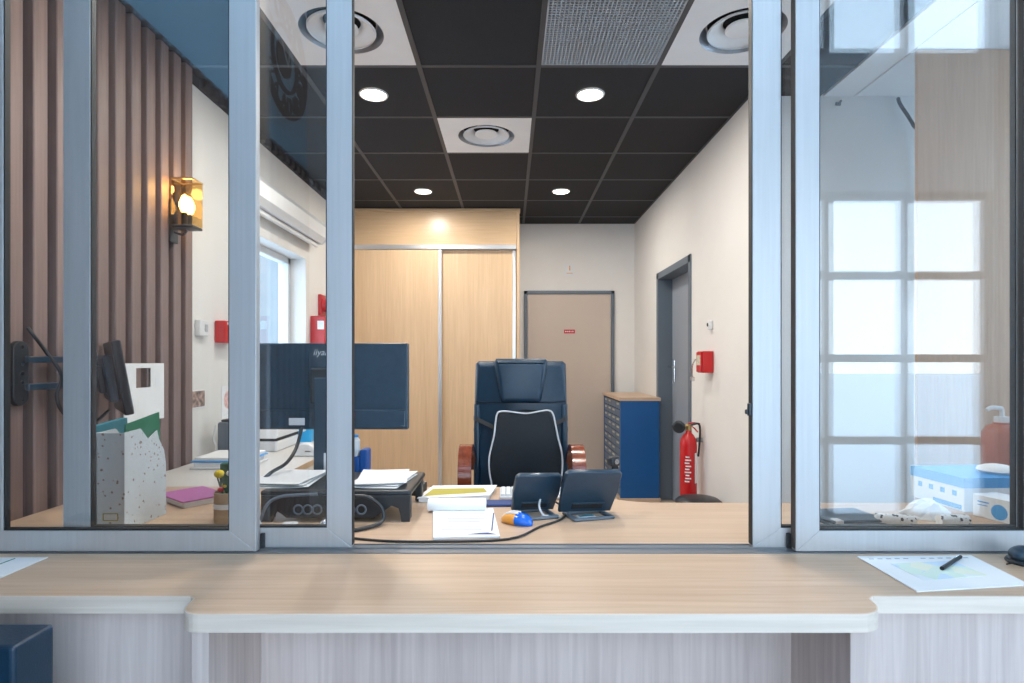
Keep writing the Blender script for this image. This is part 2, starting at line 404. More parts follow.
# ceiling: tiles in a grid, plaster strip on the right
ce = struct('ceiling', MB().box((XL - .2, 1.6, H + .14), (2.95, YB + .1, H + .2)), M['void'])
part('plaster_strip', MB().box((1.75, 1.62, H - .002), (2.8, YR, H + .03)).box((1.918, 1.62, H - .008), (1.926, YR, H)), M['plaster'], ce)
gx = [-1.654 + .6 * k for k in range(6)]       # -1.654 .. 1.346
gx = [0.144 + .6 * k for k in range(-3, 3)]
gy0 = 2.875
tile = MB().box((-.29, -.29, 0), (.29, .29, .018), .003).mesh('ceiling_tile'); tile.materials.append(M['tile_black'])
half = MB().box((-.19, -.29, 0), (.19, .29, .018), .003).mesh('ceiling_tile_cut'); half.materials.append(M['tile_black'])
special = {(0, 1): 'air', (1, 1): 'grille', (2, 1): 'air', (0 - 0, 3): None}
DIFF = [(-.156, 3.775), (-.756, 2.575), (1.044, 2.575)]
GRI = (.444, 2.575)
def taken(cx, cy):
    return any(abs(cx - a) < .1 and abs(cy - b) < .1 for a, b in DIFF + [GRI])
ys = [gy0 + .6 * k for k in range(-2, 6)]
for yy in ys:
    cy = yy + .3
    for k in range(-3, 2):
        cx = .144 + .6 * k + .3
        if not taken(cx, cy): link('ceiling_tile', tile, None, ce, (cx, cy, H))
    if yy < 3.1: link('ceiling_tile', half, None, ce, (1.344 + .203, cy, H))
for k in range(-3, 3):
    X = .144 + .6 * k
    part('ceiling_runner', MB().box((X - .012, 1.63, H - .003), (X + .012, 6.17 if k < 2 else 6.17, H + .004)), M['grid'], ce)
for yy in ys + [6.168]:
    part('ceiling_runner', MB().box((XL, yy - .011, H - .0025), (1.74 if yy < 3.0 else XR - .002, yy + .011, H + .003)), M['grid'], ce)

# ------------------------------------------------------------------ setting: lobby around the camera
wlob = struct('wall_lobby', MB().box((-1.65, -1.3, 0), (-1.54, 1.5, 5.0)), M['lobby_skylit'])
part('slat_backing', MB().box((-1.54, -1.18, 0), (-1.534, 1.49, 2.65)), M['walnut'], wlob)
lsm = MB().box((0, -.03, .0), (.034, .03, 2.66), .003).mesh('slat'); lsm.materials.append(M['walnut'])
for i in range(26): link('slat', lsm, None, wlob, (-1.534, -1.12 + .1 * i, 0))
struct('wall_lobby_right', MB().box((5.0, -1.3, 0), (5.15, 1.62, 5.0)), M['lobby_wall'])
struct('ceiling_lobby', MB().box((-1.65, -1.3, 5.0), (5.15, 1.62, 5.1)), M['plaster'])
struct('wall_header', MB().box((-1.65, 1.5, 2.52), (5.0, 1.63, 5.0)), M['lobby_wall'])
struct('wall_partition', MB().box((1.425, 1.5, 0), (5.0, 1.56, 2.52)), M['lobby_wall'])
struct('wall_pier', MB().box((-1.65, 1.5, .742), (-1.406, 1.56, 2.52)), M['lobby_wall'])
# glazed front of the lobby, behind the camera
FX0, FX1, UX0, UX1 = -.90, 3.62, -1.3, 3.66
FY = -1.2
struct('wall_front', MB().box((-1.65, FY - .1, 0), (FX0, FY, 3.58)).box((FX1, FY - .1, 0), (5.15, FY, 3.58))
       .box((FX0, FY - .1, 2.52), (FX1, FY, 3.58)).box((FX0, FY - .1, 0), (FX1, FY, .04))
       .box((-1.65, FY - .1, 3.58), (UX0, FY, 5)).box((UX1, FY - .1, 3.58), (5.15, FY, 5)).box((UX0, FY - .1, 4.85), (UX1, FY, 5)), M['lobby_wall'])
wf = struct('window_1', None, None)
bars = [FX0 + .03, -.25, .35, .99, 1.69, 2.39, 2.99, FX1 - .03]
for X in bars: part('mullion', MB().box((X - .035, FY - .07, .04), (X + .035, FY - .02, 2.52), .004), M['alu'], wf)
for z in (.07, .65, 1.27, 1.895, 2.49): part('transom', MB().box((FX0, FY - .068, z - .03), (FX1, FY - .022, z + .03), .004), M['alu'], wf)
part('pane', MB().box((FX0, FY - .047, .04), (FX1, FY - .043, 2.52)), M['clear'], wf)
wu = struct('window_2', None, None)
for X in (UX0 + .03, -.6, .1, .8, 1.6, 2.39, 2.99, UX1 - .03): part('mullion', MB().box((X - .04, FY - .07, 3.58), (X + .04, FY - .02, 4.85), .004), M['alu'], wu)
part('pane', MB().box((UX0, FY - .047, 3.58), (UX1, FY - .043, 4.85)), M['clear'], wu)
# outside ground
struct('ground_outside', MB().box((-60, -60, -.4), (60, 90, -.15)), M['asphalt'])

# ------------------------------------------------------------------ office window and what lies beyond
w3 = struct('window_3', None, None)
xw = XL - .15
for (a, b) in (((xw - .03, WY0, WZ0), (xw + .03, WY0 + .05, WZ1)), ((xw - .03, WY1 - .05, WZ0), (xw + .03, WY1, WZ1)),
               ((xw - .03, WY0, WZ0), (xw + .03, WY1, WZ0 + .05)), ((xw - .03, WY0, WZ1 - .05), (xw + .03, WY1, WZ1))):
    part('window_frame', MB().box(a, b, .004), M['white_plastic'], w3)
part('pane', MB().box((xw - .004, WY0 + .05, WZ0 + .05), (xw + .004, WY1 - .05, WZ1 - .05)), M['clear'], w3)
part('window_sill', MB().box((XL - .14, WY0 + .002, WZ0), (XL + .02, WY1 - .002, WZ0 + .02), .003), M['white_plastic'], w3)
for (n, a, b) in (('apartment_building', (-17, 25, -.15), (-10.6, 34, 14)), ('neighbouring_house', (-9.9, 22, -.15), (-6.5, 27, 9))):
    t = thing(n, 'white rendered apartment block with rows of windows, outside the office window' if n[0] == 'a' else
              'plain pale rendered house front close to the apartment block outside', 'building', ((a[0] + b[0]) / 2, a[1], -.15))
    L0 = t.location.copy(); e = Vector((0, 0, 0))
    part('wall', MB().box(Vector(a) - L0, Vector(b) - L0), M['ext_wall'], t)
    if n[0] == 'a':
        for i in range(4):
            for j in range(4):
                fx = -2.6 + i * 1.6; fz = 1.2 + j * 3.0
                f = part('window', MB().box((fx - .55, -.06, fz), (fx + .55, .0, fz + 1.7)), M['white_plastic'], t)
                part('pane', MB().box((fx - .47, -.075, fz + .08), (fx + .47, -.06, fz + 1.62)), M['ext_glass'], f)
        for j in range(4):
            part('balcony', MB().box((-3.1, -1.0, .6 + j * 3), (3.1, 0, .75 + j * 3)).box((-3.1, -1.02, .75 + j * 3), (3.1, -.98, 1.7 + j * 3)), M['white_metal'], t)
    else:
        part('roof', MB().box((-1.85, -.15, 9.0 + .15), (1.85, 5.1, 9.3)), M['frame_grey'], t)
        part('downpipe', MB().cyl((1.2, -.06, 0), (1.2, -.06, 9.1), .06), M['grey_metal'], t)

# roller blind box above the window
t = thing('blind_cassette', 'white roller blind box on the wall above the office window', 'blind', (XL, 4.1, 2.30))
part('cassette', MB().prism([(0, -.09), (.10, -.09), (.135, -.05), (.135, .04), (.10, .09), (0, .09)], (0, -.72, 0), (1, 0, 0), (0, 0, 1), (0, 1.32, 0), .004), M['white_plastic'], t)
part('end_cap', MB().prism([(0, -.095), (.105, -.095), (.14, -.055), (.14, .045), (.105, .095), (0, .095)], (0, .60, 0), (1, 0, 0), (0, 0, 1), (0, .014, 0), .002), M['white_metal'], t)
part('bottom_bar', MB().box((.05, -.70, -.125), (.075, .58, -.092), .006), M['white_metal'], t)

# ------------------------------------------------------------------ doors
d1 = struct('door_1', None, None); d1.location = (0, YB, 0)
x0, x1, zt = px(524, 0, YB).x, px(614, 0, YB).x, px(0, 291, YB).z
fm = MB().box((x0, -.03, 0), (x0 + .035, -.001, zt), .003).box((x1 - .035, -.03, 0), (x1, -.001, zt), .003).box((x0, -.03, zt - .035), (x1, -.001, zt), .003)
part('door_frame', fm, M['frame_grey'], d1)
part('door_leaf', MB().box((x0 + .037, -.018, .008), (x1 - .037, -.0015, zt - .037), .002), M['door_beige'], d1)
for z in (1.75, 1.05, .3): part('hinge', MB().cyl((x1 - .03, -.034, z - .06), (x1 - .03, -.034, z + .06), .01, seg=10), M['frame_grey'], d1)
t = thing('door_sign', 'small red sign plate with white lettering on the beige door', 'sign', px(569.5, 331.5, YB - .019))
part('plate', MB().boxc((0, 0, 0), (.118, .002, .042), .0008), M['red'], t)
mk = MB()
for i, w in enumerate((.012, .009, .013, .007, .012)): mk.boxc((-.04 + i * .019, -.0014, 0), (w, .001, .012))
part('lettering', mk, M['paper'], t)
t = thing('wall_notice', 'small white pictogram plate on the back wall above the beige door', 'sign', px(569, 270, YB - .002))
part('plate', MB().boxc((0, 0, 0), (.10, .003, .12), .001), M['white_plastic'], t)
part('pictogram', MB().boxc((.008, -.002, .012), (.012, .001, .035)).ball((.008, -.002, .038), .008, (1, .1, 1), 1).boxc((.006, -.002, -.035), (.065, .001, .007)), M['orange'], t)

d2 = struct('door_2', None, None); d2.location = (XR, 0, 0)
part('door_frame', MB().box((-.012, DY1 - .06, 0), (.155, DY1 - .001, DZ), .003).box((-.012, DY0 + .001, 0), (.155, DY0 + .05, DZ), .003).box((-.012, DY0, DZ - .06), (.155, DY1 - .001, DZ - .001), .003), M['frame_grey'], d2)
lf = part('door_leaf', MB().box((.118, DY0 + .05, .008), (.155, DY1 - .06, DZ - .06), .002), M['door_grey'], d2)
part('handle', MB().boxc((.113, DY1 - .13, 1.16), (.008, .035, .2), .003).cyl((.11, DY1 - .13, 1.20), (.06, DY1 - .13, 1.20), .009).cyl((.065, DY1 - .13, 1.20), (.065, DY1 - .25, 1.20), .009), M['chrome'], lf)
struct('wall_closet', MB().box((XR + .155, DY0 - .1, 0), (XR + .2, DY1 + .1, 2.3)), M['void'])

# ------------------------------------------------------------------ ceiling fittings
first = None
for i, (X, Yp, lab) in enumerate(((-.756, 3.175, 'round white downlight in the black ceiling, nearer one of the row on the wardrobe side'),
                       (.444, 3.175, 'round white downlight in the black ceiling just behind the metal grille panel'),
                       (-.756, 4.985, 'round white downlight in the black ceiling close in front of the wardrobe fascia'),
                       (.444, 4.985, 'round white downlight in the black ceiling, far one in line with the beige door'),
                       (-.756, 1.975, 'added unseen downlight in the black ceiling above the large monitor, brightening the desk'),  # this and the next are added out of view to brighten the near desk
                       (.444, 1.975, 'added unseen downlight in the black ceiling above the small tilted screens, brightening the desk'))):
    t = thing('downlight', lab, 'ceiling light', (X, Yp, H), 0, 'recessed downlights in the black ceiling')
    part('rim', MB().lathe([(.074, -.001), (.080, -.004), (.078, -.009), (.070, -.010), (.067, -.006)], seg=32, cap=False).sm(), M['white_metal'], t)
    part('diffuser', MB().lathe([(0, -.0055), (.068, -.0055), (.068, -.001)], seg=32, cap=False), M['lamp'], t)
    l = bpy.data.lights.new('downlight_lamp', 'AREA'); l.shape = 'DISK'; l.size = .13; l.energy = DOWNLIGHT_W; l.color = (1.0, .94, .86)
    lo = bpy.data.objects.new('downlight_lamp', l); C.objects.link(lo); lo.parent = t; lo.location = (0, 0, -.016)

def square_hole(r, h, z, seg=48):
    mb = MB(); bm = mb.bm; ins, out, in2 = [], [], []
    for k in range(seg):
        a = 2 * PI * k / seg + PI / 4; c, s_ = math.cos(a), math.sin(a); m = max(abs(c), abs(s_))
        ins.append(bm.verts.new((r * c, r * s_, z))); in2.append(bm.verts.new((r * c, r * s_, z + .02))); out.append(bm.verts.new((h * c / m, h * s_ / m, z)))
    for k in range(seg):
        j = (k + 1) % seg
        bm.faces.new((ins[k], ins[j], out[j], out[k])); bm.faces.new((ins[k], ins[j], in2[j], in2[k]))
    return mb
labs = ['white square ceiling panel with round air diffuser in the middle of the black ceiling',
        'white ceiling panel with round air diffuser half hidden by the rear sash stile',
        'white square ceiling panel with round air diffuser at the corner of the extinguisher wall']
for (X, Yp), lab in zip(DIFF, labs):
    t = thing('air_diffuser', lab, 'air vent', (X, Yp, H), 0, 'round air diffusers in white ceiling panels')
    part('panel', square_hole(.185, .288, -.002), M['white_metal'], t)
    part('outer_ring', MB().lathe([(.185, .0), (.178, .012), (.160, .045), (.158, .05), (.150, .05)], seg=48, cap=False).sm(), M['grey_metal'], t)
    part('inner_cone', MB().lathe([(.148, -.002), (.152, .006), (.145, .012), (.110, .020), (.085, .040), (.082, .045)], seg=48, cap=False).sm(), M['white_metal'], t)
    part('centre_disc', MB().lathe([(0, .004), (.068, .006), (.074, .012), (.072, .018), (0, .018)], seg=40, cap=False).sm(), M['white_metal'], t)
    part('throat', MB().lathe([(0, .06), (.19, .06)], seg=32, cap=False), M['void'], t)
t = thing('ceiling_grille', 'pale grey metal lattice grille panel set in the black ceiling', 'air vent', (GRI[0], GRI[1], H))
lat = MB()
for k in range(33):
    q = -.2832 + k * .0177
    lat.box((q - .0026, -.288, 0), (q + .0026, .288, .006)); lat.box((-.288, q - .0026, .0002), (.288, q + .0026, .006))
o = part('lattice', lat, M['grille'], t); o['kind'] = 'stuff'
part('grille_frame', MB().box((-.29, -.29, -.001), (.29, -.282, .02)).box((-.29, .282, -.001), (.29, .29, .02)).box((-.29, -.29, -.001), (-.282, .29, .02)).box((.282, -.29, -.001), (.29, .29, .02)), M['grille'], t)
part('backing', MB().box((-.285, -.285, .03), (.285, .285, .034)), M['void'], t)

# ------------------------------------------------------------------ aluminium sliding partition
ST, SB = 2.45, 0.7435
def sash(name, X0, X1, wl_, wr, Yc, rail, lab, zb=SB):
    t = struct(name, None, None); t.location = (0, Yc, 0); t['label'] = lab
    d = .012; z0, z1 = zb, ST; a, b, lo, hi = X0 + wl_, X1 - wr, zb + rail, ST - rail
    for nm, pts in (('stile', [(X0, z0), (a, lo), (a, hi), (X0, z1)]), ('stile', [(X1, z0), (b, lo), (b, hi), (X1, z1)]),
                    ('rail', [(X0 + .0004, z0), (X1 - .0004, z0), (b - .0004, lo), (a + .0004, lo)]), ('rail', [(X0, z1), (X1, z1), (b, hi), (a, hi)])):
        part(nm, MB().prism(pts, (0, -d, 0), (1, 0, 0), (0, 0, 1), (0, 2 * d, 0), .0015, 2), M['alu'], t)
    part('gasket', MB().box((a, -.009, lo), (b, .008, lo + .005)).box((a, -.009, hi - .005), (b, .008, hi)).box((a, -.009, lo), (a + .003, .008, hi)).box((b - .003, -.009, lo), (b, .008, hi)), M['gasket'], t)
    part('pane', MB().box((a + .002, -.003, lo + .003), (b - .002, .003, hi - .003)), M['glass'], t)
    return t
YA, YC = 1.535, 1.568
sa = sash('window_4', -1.405, -.675, .057, .072, YA, .055, 'front sliding sash with aluminium frame in front of the files')
sb = sash('window_5', -1.214, -.430, .073, .068, YC, .053, 'rear sliding sash pushed open beside the monitor')
sc_ = sash('window_6', .659, 1.45, .077, .073, YC, .053, 'rear sliding sash pushed open beside the extinguisher wall')
sd = sash('window_7', .760, 1.425, .063, .056, YA, .055, 'front sliding sash with aluminium frame in front of the cartons')
part('edge_seal', MB().box((.6572, -.011, .75), (.6588, .011, ST - .01)), M['gasket'], sc_)
part('edge_seal', MB().box((-.4298, -.011, .75), (-.4282, .011, ST - .01)), M['gasket'], sb)
part('edge_seal', MB().box((.7582, -.010, .75), (.7598, .012, ST - .01)), M['brush'], sd)
lt = part('latch', MB().box((.648, -.012, 1.10), (.657, .0, 1.135), .002).box((.641, -.008, 1.105), (.649, -.002, 1.118), .002), M['black_plastic'], sc_)
part('stop', MB().box((-.6745, .010, .744), (-.663, .02, .785), .002), M['black_plastic'], sa)
part('stop', MB().box((.748, .010, .744), (.7595, .02, .785), .002), M['black_plastic'], sd)
tr = struct('trim_2', None, None); tr['label'] = 'aluminium double track of the sliding windows'
part('bottom_track', MB().box((-1.405, 1.516, .7401), (1.425, 1.588, .7415)).box((-1.405, 1.516, .7415), (1.425, 1.519, .7428)).box((-1.405, 1.550, .7415), (1.425, 1.553, .7455)).box((-1.405, 1.584, .7415), (1.425, 1.587, .7445)), M['alu_dark'], tr)
part('top_track', MB().box((-1.405, 1.51, 2.452), (1.425, 1.60, 2.52)), M['alu'], tr)

# ------------------------------------------------------------------ visitor counter
def arc(cx, cy, r, a0, a1, n=7):
    return [(cx + r * math.cos(math.radians(a0 + (a1 - a0) * k / n)), cy + r * math.sin(math.radians(a0 + (a1 - a0) * k / n))) for k in range(n + 1)]
CT = .74
xb0, xb1, yb, yw = -.674, .768, 1.155, 1.243
fr = [(-1.535, yw), (xb0 - .018, yw)] + [(xb0 - .004, yw - .012)] + arc(xb0 + .045, yb + .045, .045, 180, 270) + arc(xb1 - .06, yb + .06, .06, 270, 360) + [(xb1 + .004, yw - .012), (xb1 + .018, yw), (1.42, yw)]
ct = thing('visitor_counter', 'beech topped visitor counter with a wider middle section in front of the sliding windows', 'counter', (0, 1.5, 0))
lo = Vector((0, -1.5, 0))
part('worktop', MB().prism(fr + [(1.42, 1.588), (-1.535, 1.588)], Vector((0, -1.5, CT - .037)), (1, 0, 0), (0, 1, 0), (0, 0, .037)), M['beech_top'], ct)
eb = MB(); bm = eb.bm
ring = []
for i, p in enumerate(fr):
    a = Vector(fr[max(i - 1, 0)]); b = Vector(fr[min(i + 1, len(fr) - 1)]); tt = (b - a).normalized(); n = Vector((tt.y, -tt.x)) * .0015
    q = [(p[0] + n.x, p[1] - 1.5 + n.y, CT - .0372), (p[0] + n.x, p[1] - 1.5 + n.y, CT - .0008), (p[0] - n.x, p[1] - 1.5 - n.y, CT + .0003), (p[0] - n.x, p[1] - 1.5 - n.y, CT - .0375)]
    ring.append([bm.verts.new(v) for v in q])
for a, b in zip(ring, ring[1:]):
    for k in range(4): bm.faces.new((a[k], a[(k + 1) % 4], b[(k + 1) % 4], b[k]))
part('edge_band', eb, M['pale_edge'], ct, 'paler wood edge band along the counter front')
zb = CT - .0385
part('front_panel', MB().box((-1.535, 1.265 - 1.5, .0), (-.652, 1.285 - 1.5, zb)), M['pale_front'], ct)
part('front_panel', MB().box((.734, 1.262 - 1.5, .0), (1.42, 1.282 - 1.5, zb)), M['pale_front'], ct)
part('knee_panel', MB().box((-.615, 1.415 - 1.5, .0), (.694, 1.435 - 1.5, zb)), M['pale_front'], ct)
part('leg_panel', MB().box((-.650, 1.168 - 1.5, 0), (-.614, 1.44 - 1.5, zb), .001), M['pale_front'], ct)
part('leg_panel', MB().box((.694, 1.168 - 1.5, 0), (.730, 1.44 - 1.5, zb), .001), M['pale_front'], ct)

# ------------------------------------------------------------------ staff desk
dk = thing('staff_desk', 'long beech staff desk behind the sliding windows', 'desk', (.3, 1.9, 0))
DT = CT
outl = [(XL + .05, 1.636), (-1.40, 1.636), (-1.40, 1.5895), (1.42, 1.5895), (1.42, 1.636), (2.75, 1.636), (2.75, 2.06), (.50, 2.06)] + [(.40, 2.10), (.33, 2.20), (.26, 2.29), (.18, 2.32)] + [(XL + .05, 2.32)]
part('desktop', MB().prism([(a - .3, b - 1.9) for a, b in outl], (0, 0, DT - .028), (1, 0, 0), (0, 1, 0), (0, 0, .028), .0015, 1), M['beech_desk'], dk)
for X in (-.95, .6, 1.8): part('leg', MB().box((X - .3 - .02, -.24, 0), (X - .3 + .02, .1, DT - .03), .003), M['grey_metal'], dk)
dr = thing('desk_return', 'pale topped side desk running along the wall under the office window', 'desk', (-1.3, 3.0, 0))
part('desktop', MB().box((XL + .05 + 1.3, 2.325 - 3, DT - .028), (-1.02 + 1.3, 3.78 - 3, DT), .001), M['white_lam'], dr)
part('edge_band', MB().box((.2802, 2.325 - 3, DT - .029), (.2822, .78, DT + .0004)), M['beech_fascia'], dr)
part('leg', MB().box((.22, .70, 0), (.26, .74, DT - .03), .003), M['grey_metal'], dr)
part('leg', MB().box((-.26, .70, 0), (-.22, .74, DT - .03), .003), M['grey_metal'], dr)
part('leg', MB().box((.22, -.60, 0), (.26, -.56, DT - .03), .003), M['grey_metal'], dr)

# ------------------------------------------------------------------ wardrobe with sliding doors
wx0, wx1, wy = XL + .045, .092, 5.54
wd = thing('sliding_wardrobe', 'built-in beech wardrobe with two sliding doors reaching up to the black ceiling', 'wardrobe', (0, 5.86, 0))
yo = wy - 5.86
zr = px(0, 246, wy).z
part('body', MB().box((wx0, yo + .09, 0), (wx1 - .03, .31, H - .02)), M['beech_door'], wd)
part('side_panel', MB().box((wx1 - .028, yo, 0), (wx1, .31, H - .008), .001), M['beech_door'], wd)
part('fascia', MB().box((wx0, yo, zr + .012), (wx1 - .03, yo + .08, H - .03), .001), M['beech_fascia'], wd)
part('cornice', MB().box((wx0, yo - .012, H - .036), (wx1 + .008, yo + .08, H - .006), .004), M['beech_fascia'], wd)
part('top_rail', MB().box((wx0, yo - .006, zr - .03), (wx1 - .03, yo + .085, zr + .012), .002), M['alu_bar'], wd)
part('bottom_rail', MB().box((wx0, yo, 0), (wx1 - .03, yo + .085, .03), .002), M['alu_bar'], wd)
for (a, b, dy) in ((wx0 + .02, -.66, .0), (-.70, wx1 - .031, .042)):
    d = part('door', MB().box((a + .02, yo + dy + .006, .032), (b - .02, yo + dy + .022, zr - .032)), M['beech_door'], wd)
    part('door_stile', MB().box((a, yo + dy, .032), (a + .036, yo + dy + .028, zr - .032), .006, 2), M['alu_bar'], d)
    part('door_stile', MB().box((b - .036, yo + dy, .032), (b, yo + dy + .028, zr - .032), .006, 2), M['alu_bar'], d)

# ------------------------------------------------------------------ executive chair
chx, chy = .055, 2.96
ch = thing('executive_chair', 'black leather executive armchair with lumbar cushion behind the desk', 'chair', (chx, chy - .2, 0))
tilt = Matrix.Translation((0, .2, .5)) @ Matrix.Rotation(math.radians(-3), 4, 'X') @ Matrix.Translation((0, -.2, -.5))
part('backrest', MB().prism([(-.20, .45), (.20, .45), (.235, .60), (.24, .9), (.232, 1.235), (.215, 1.25), (-.215, 1.25), (-.232, 1.235), (-.24, .9), (-.235, .60)], (0, .16, 0), (1, 0, 0), (0, 0, 1), (0, .10, 0), .03, 4).sm(), M['leather'], ch)
hr = part('headrest', MB().prism([(-.095, 1.04), (.095, 1.04), (.105, 1.06), (.135, 1.245), (.125, 1.262), (-.125, 1.262), (-.135, 1.245), (-.105, 1.06)], (0, .105, 0), (1, 0, 0), (0, 0, 1), (0, .13, 0), .026, 4).sm(), M['leather'], ch)
part('seam', MB().tube([(-.228, .158, 1.045), (-.15, .156, 1.04), (.15, .156, 1.04), (.228, .158, 1.045)], .003, 6), M['fabric'], ch)
part('side_bolster', MB().prism([(-.242, .50), (-.205, .50), (-.205, 1.03), (-.238, 1.03)], (0, .15, 0), (1, 0, 0), (0, 0, 1), (0, .1, 0), .016, 3).sm(), M['leather'], ch)
part('side_bolster', MB().prism([(.205, .50), (.242, .50), (.238, 1.03), (.205, 1.03)], (0, .15, 0), (1, 0, 0), (0, 0, 1), (0, .1, 0), .016, 3).sm(), M['leather'], ch)
part('seat', MB().box((-.25, -.36, .44), (.25, .2, .56), .05, 4).sm(), M['leather'], ch)
for s_ in (-1, 1):
    part('armrest', MB().band([(s_ * .262, .19, .70), (s_ * .264, .12, .795), (s_ * .266, .02, .832), (s_ * .266, -.06, .815), (s_ * .265, -.12, .75), (s_ * .263, -.13, .66), (s_ * .262, -.09, .52), (s_ * .255, -.04, .47)], (1, 0, 0), .062, .028).sm(), M['mahogany'], ch, 'glossy reddish wood loop armrest')
    part('armrest_bracket', MB().boxc((s_ * .245, .19, .79), (.05, .05, .06), .01, 2), M['black_plastic'], ch)
part('column', MB().cyl((0, -.05, .12), (0, -.05, .45), .03), M['black_plastic'], ch)
for k in range(5):
    a = 2 * PI * k / 5 + .3
    l = part('base_arm', MB().tube([(0, -.05, .13), (.16 * math.cos(a), -.05 + .16 * math.sin(a), .12), (.30 * math.cos(a), -.05 + .30 * math.sin(a), .075)], .02), M['mahogany'], ch)
    part('castor', MB().cyl((.30 * math.cos(a) - .02, -.05 + .30 * math.sin(a), .03), (.30 * math.cos(a) + .02, -.05 + .30 * math.sin(a), .03), .03), M['black_plastic'], l)
# lumbar cushion strapped to the backrest
def zc(x, y): return ((x / 4.555 + 445 - CX) * 2.83 / F - chx, CZ - (y / 4.555 + 350 - CY) * 2.83 / F)
cpts = [(238, 300), (252, 285), (300, 286), (370, 294), (430, 284), (470, 280), (490, 295), (502, 345), (515, 410), (530, 470), (533, 540), (522, 610), (500, 640), (360, 645), (232, 640), (212, 600), (203, 540), (204, 490), (215, 440), (226, 390), (232, 335)]
cu = thing('lumbar_cushion', 'black lumbar cushion with pale piping strapped to the chair backrest', 'cushion', (chx, chy - .045, 0))
cp = [zc(a, b) for a, b in cpts]
part('pad', MB().prism(cp, (0, -.06, 0), (1, 0, 0), (0, 0, 1), (0, .055, 0), .018, 3).sm(), M['fabric'], cu)
part('piping', MB().tube([(a * 1.02, -.061, .78 + (b - .78) * 1.015) for a, b in cp], .0042, 6, True), M['piping'], cu)
for s_ in (-1, 1):
    part('strap', MB().band([(s_ * .10, -.016, .895), (s_ * .17, -.012, .93), (s_ * .224, -.008, .955), (s_ * .2405, .04, .955)], (0, .3, 1), .024, .004), M['gasket'], cu)

# ------------------------------------------------------------------ blue drawer cabinet
bx0, bx1, by0, by1, bh = .978, 1.338, 5.09, 6.0, .925
bc = thing('drawer_cabinet', 'blue filing cabinet with many small drawers and a beech top against the far wall', 'cabinet', ((bx0 + bx1) / 2, (by0 + by1) / 2, 0))
L0 = Vector(bc.location)
def B(lo_, hi_, bv=0.0): return MB().box(Vector(lo_) - L0, Vector(hi_) - L0, bv)
part('end_panel', B((bx0 + .004, by0, .03), (bx1 - .012, by0 + .02, bh - .03), .001), M['blue'], bc)
part('end_panel', B((bx0 + .004, by1 - .02, .03), (bx1 - .012, by1, bh - .03), .001), M['blue'], bc)
part('carcass', B((bx0 + .03, by0 + .02, .03), (bx1 - .012, by1 - .02, bh - .03)), M['blue'], bc)
part('top', B((bx0 - .008, by0 - .008, bh - .03), (bx1, by1, bh), .002), M['beech_desk'], bc, 'beech top board')
part('plinth', B((bx0 - .004, by0 - .004, 0), (bx1, by1, .03), .002), M['beech_desk'], bc, 'beech bottom board')
nr, ncl = 12, 4
dw = (by1 - by0 - .06) / ncl; dh = (bh - .08) / nr
dm = MB().box((-.012, -dw / 2 + .004, -dh / 2 + .003), (.012, dw / 2 - .004, dh / 2 - .003), .002).mesh('drawer'); dm.materials.append(M['blue_drawer'])
km = MB().box((-.016, -.008, -.012), (-.0122, .008, -.004)).mesh('drawer_pull'); km.materials.append(M['chrome'])
lm_ = MB().box((-.014, -.05, .002), (-.0122, .05, .018)).mesh('drawer_label'); lm_.materials.append(M['tag_paper'])
for r in range(nr):
    for c in range(ncl):
        d = link('drawer', dm, None, bc, (bx0 + .018 - L0.x, by0 + .03 + dw * (c + .5) - L0.y, .04 + dh * (r + .5)))
        link('drawer_pull', km, None, d); 
        if (r * 7 + c * 3) % 5 != 0: link('drawer_label', lm_, None, d)

# ------------------------------------------------------------------ extinguisher and wall boxes on the right wall
ex = thing('fire_extinguisher', 'red fire extinguisher with white label hung beside the grey door', 'extinguisher', (1.245, 4.0, .285))
part('cylinder', MB().lathe([(.045, 0), (.056, .008), (.058, .03), (.058, .385), (.052, .42), (.036, .45), (.02, .465), (.018, .48)], seg=28).sm(), M['red'], ex)
part('valve', MB().lathe([(.016, .478), (.02, .485), (.02, .515), (.012, .525)], seg=16).cyl((0, 0, .505), (-.035, -.005, .512), .009), M['brass'], ex)
part('lever', MB().band([(-.005, 0, .525), (.03, -.005, .535), (.075, -.01, .53)], (0, 1, 0), .02, .007).band([(.0, 0, .512), (.03, -.004, .505), (.062, -.008, .47)], (0, 1, 0), .018, .007), M['red'], ex)
part('horn', MB().lathe([(.03, 0), (.044, .006), (.044, .02), (.02, .03)], (-.075, -.02, .505), 20, (.6, 1, .1)).cyl((-.06, -.01, .508), (-.01, 0, .508), .008), M['black_plastic'], ex)
part('hose', MB().tube([(.012, -.02, .52), (.06, -.03, .53), (.075, -.02, .48), (.072, -.01, .36), (.066, -.005, .30)], .0075, 8), M['black_plastic'], ex)
lb = MB()
def curved(mb, a0, a1, z0, z1, r=.0588, n=6):
    A = [[mb.bm.verts.new((r * math.cos(a0 + (a1 - a0) * k / n), r * math.sin(a0 + (a1 - a0) * k / n), z)) for k in range(n + 1)] for z in (z0, z1)]
    for k in range(n): mb.bm.faces.new((A[0][k], A[0][k + 1], A[1][k + 1], A[1][k]))
    return mb
part('label', curved(MB(), -1.05, -.35, .12, .33), M['paper'], ex)
mk = MB()
for i in range(9): curved(mk, -2.3 + (i % 3) * .05, -1.75 + (i % 2) * .2, .13 + i * .021, .139 + i * .021, n=3)
part('lettering', mk, M['paper'], ex)
part('hook', MB().box((.055, -.012, .40), (.098, .012, .43), .003), M['grey_metal'], ex)

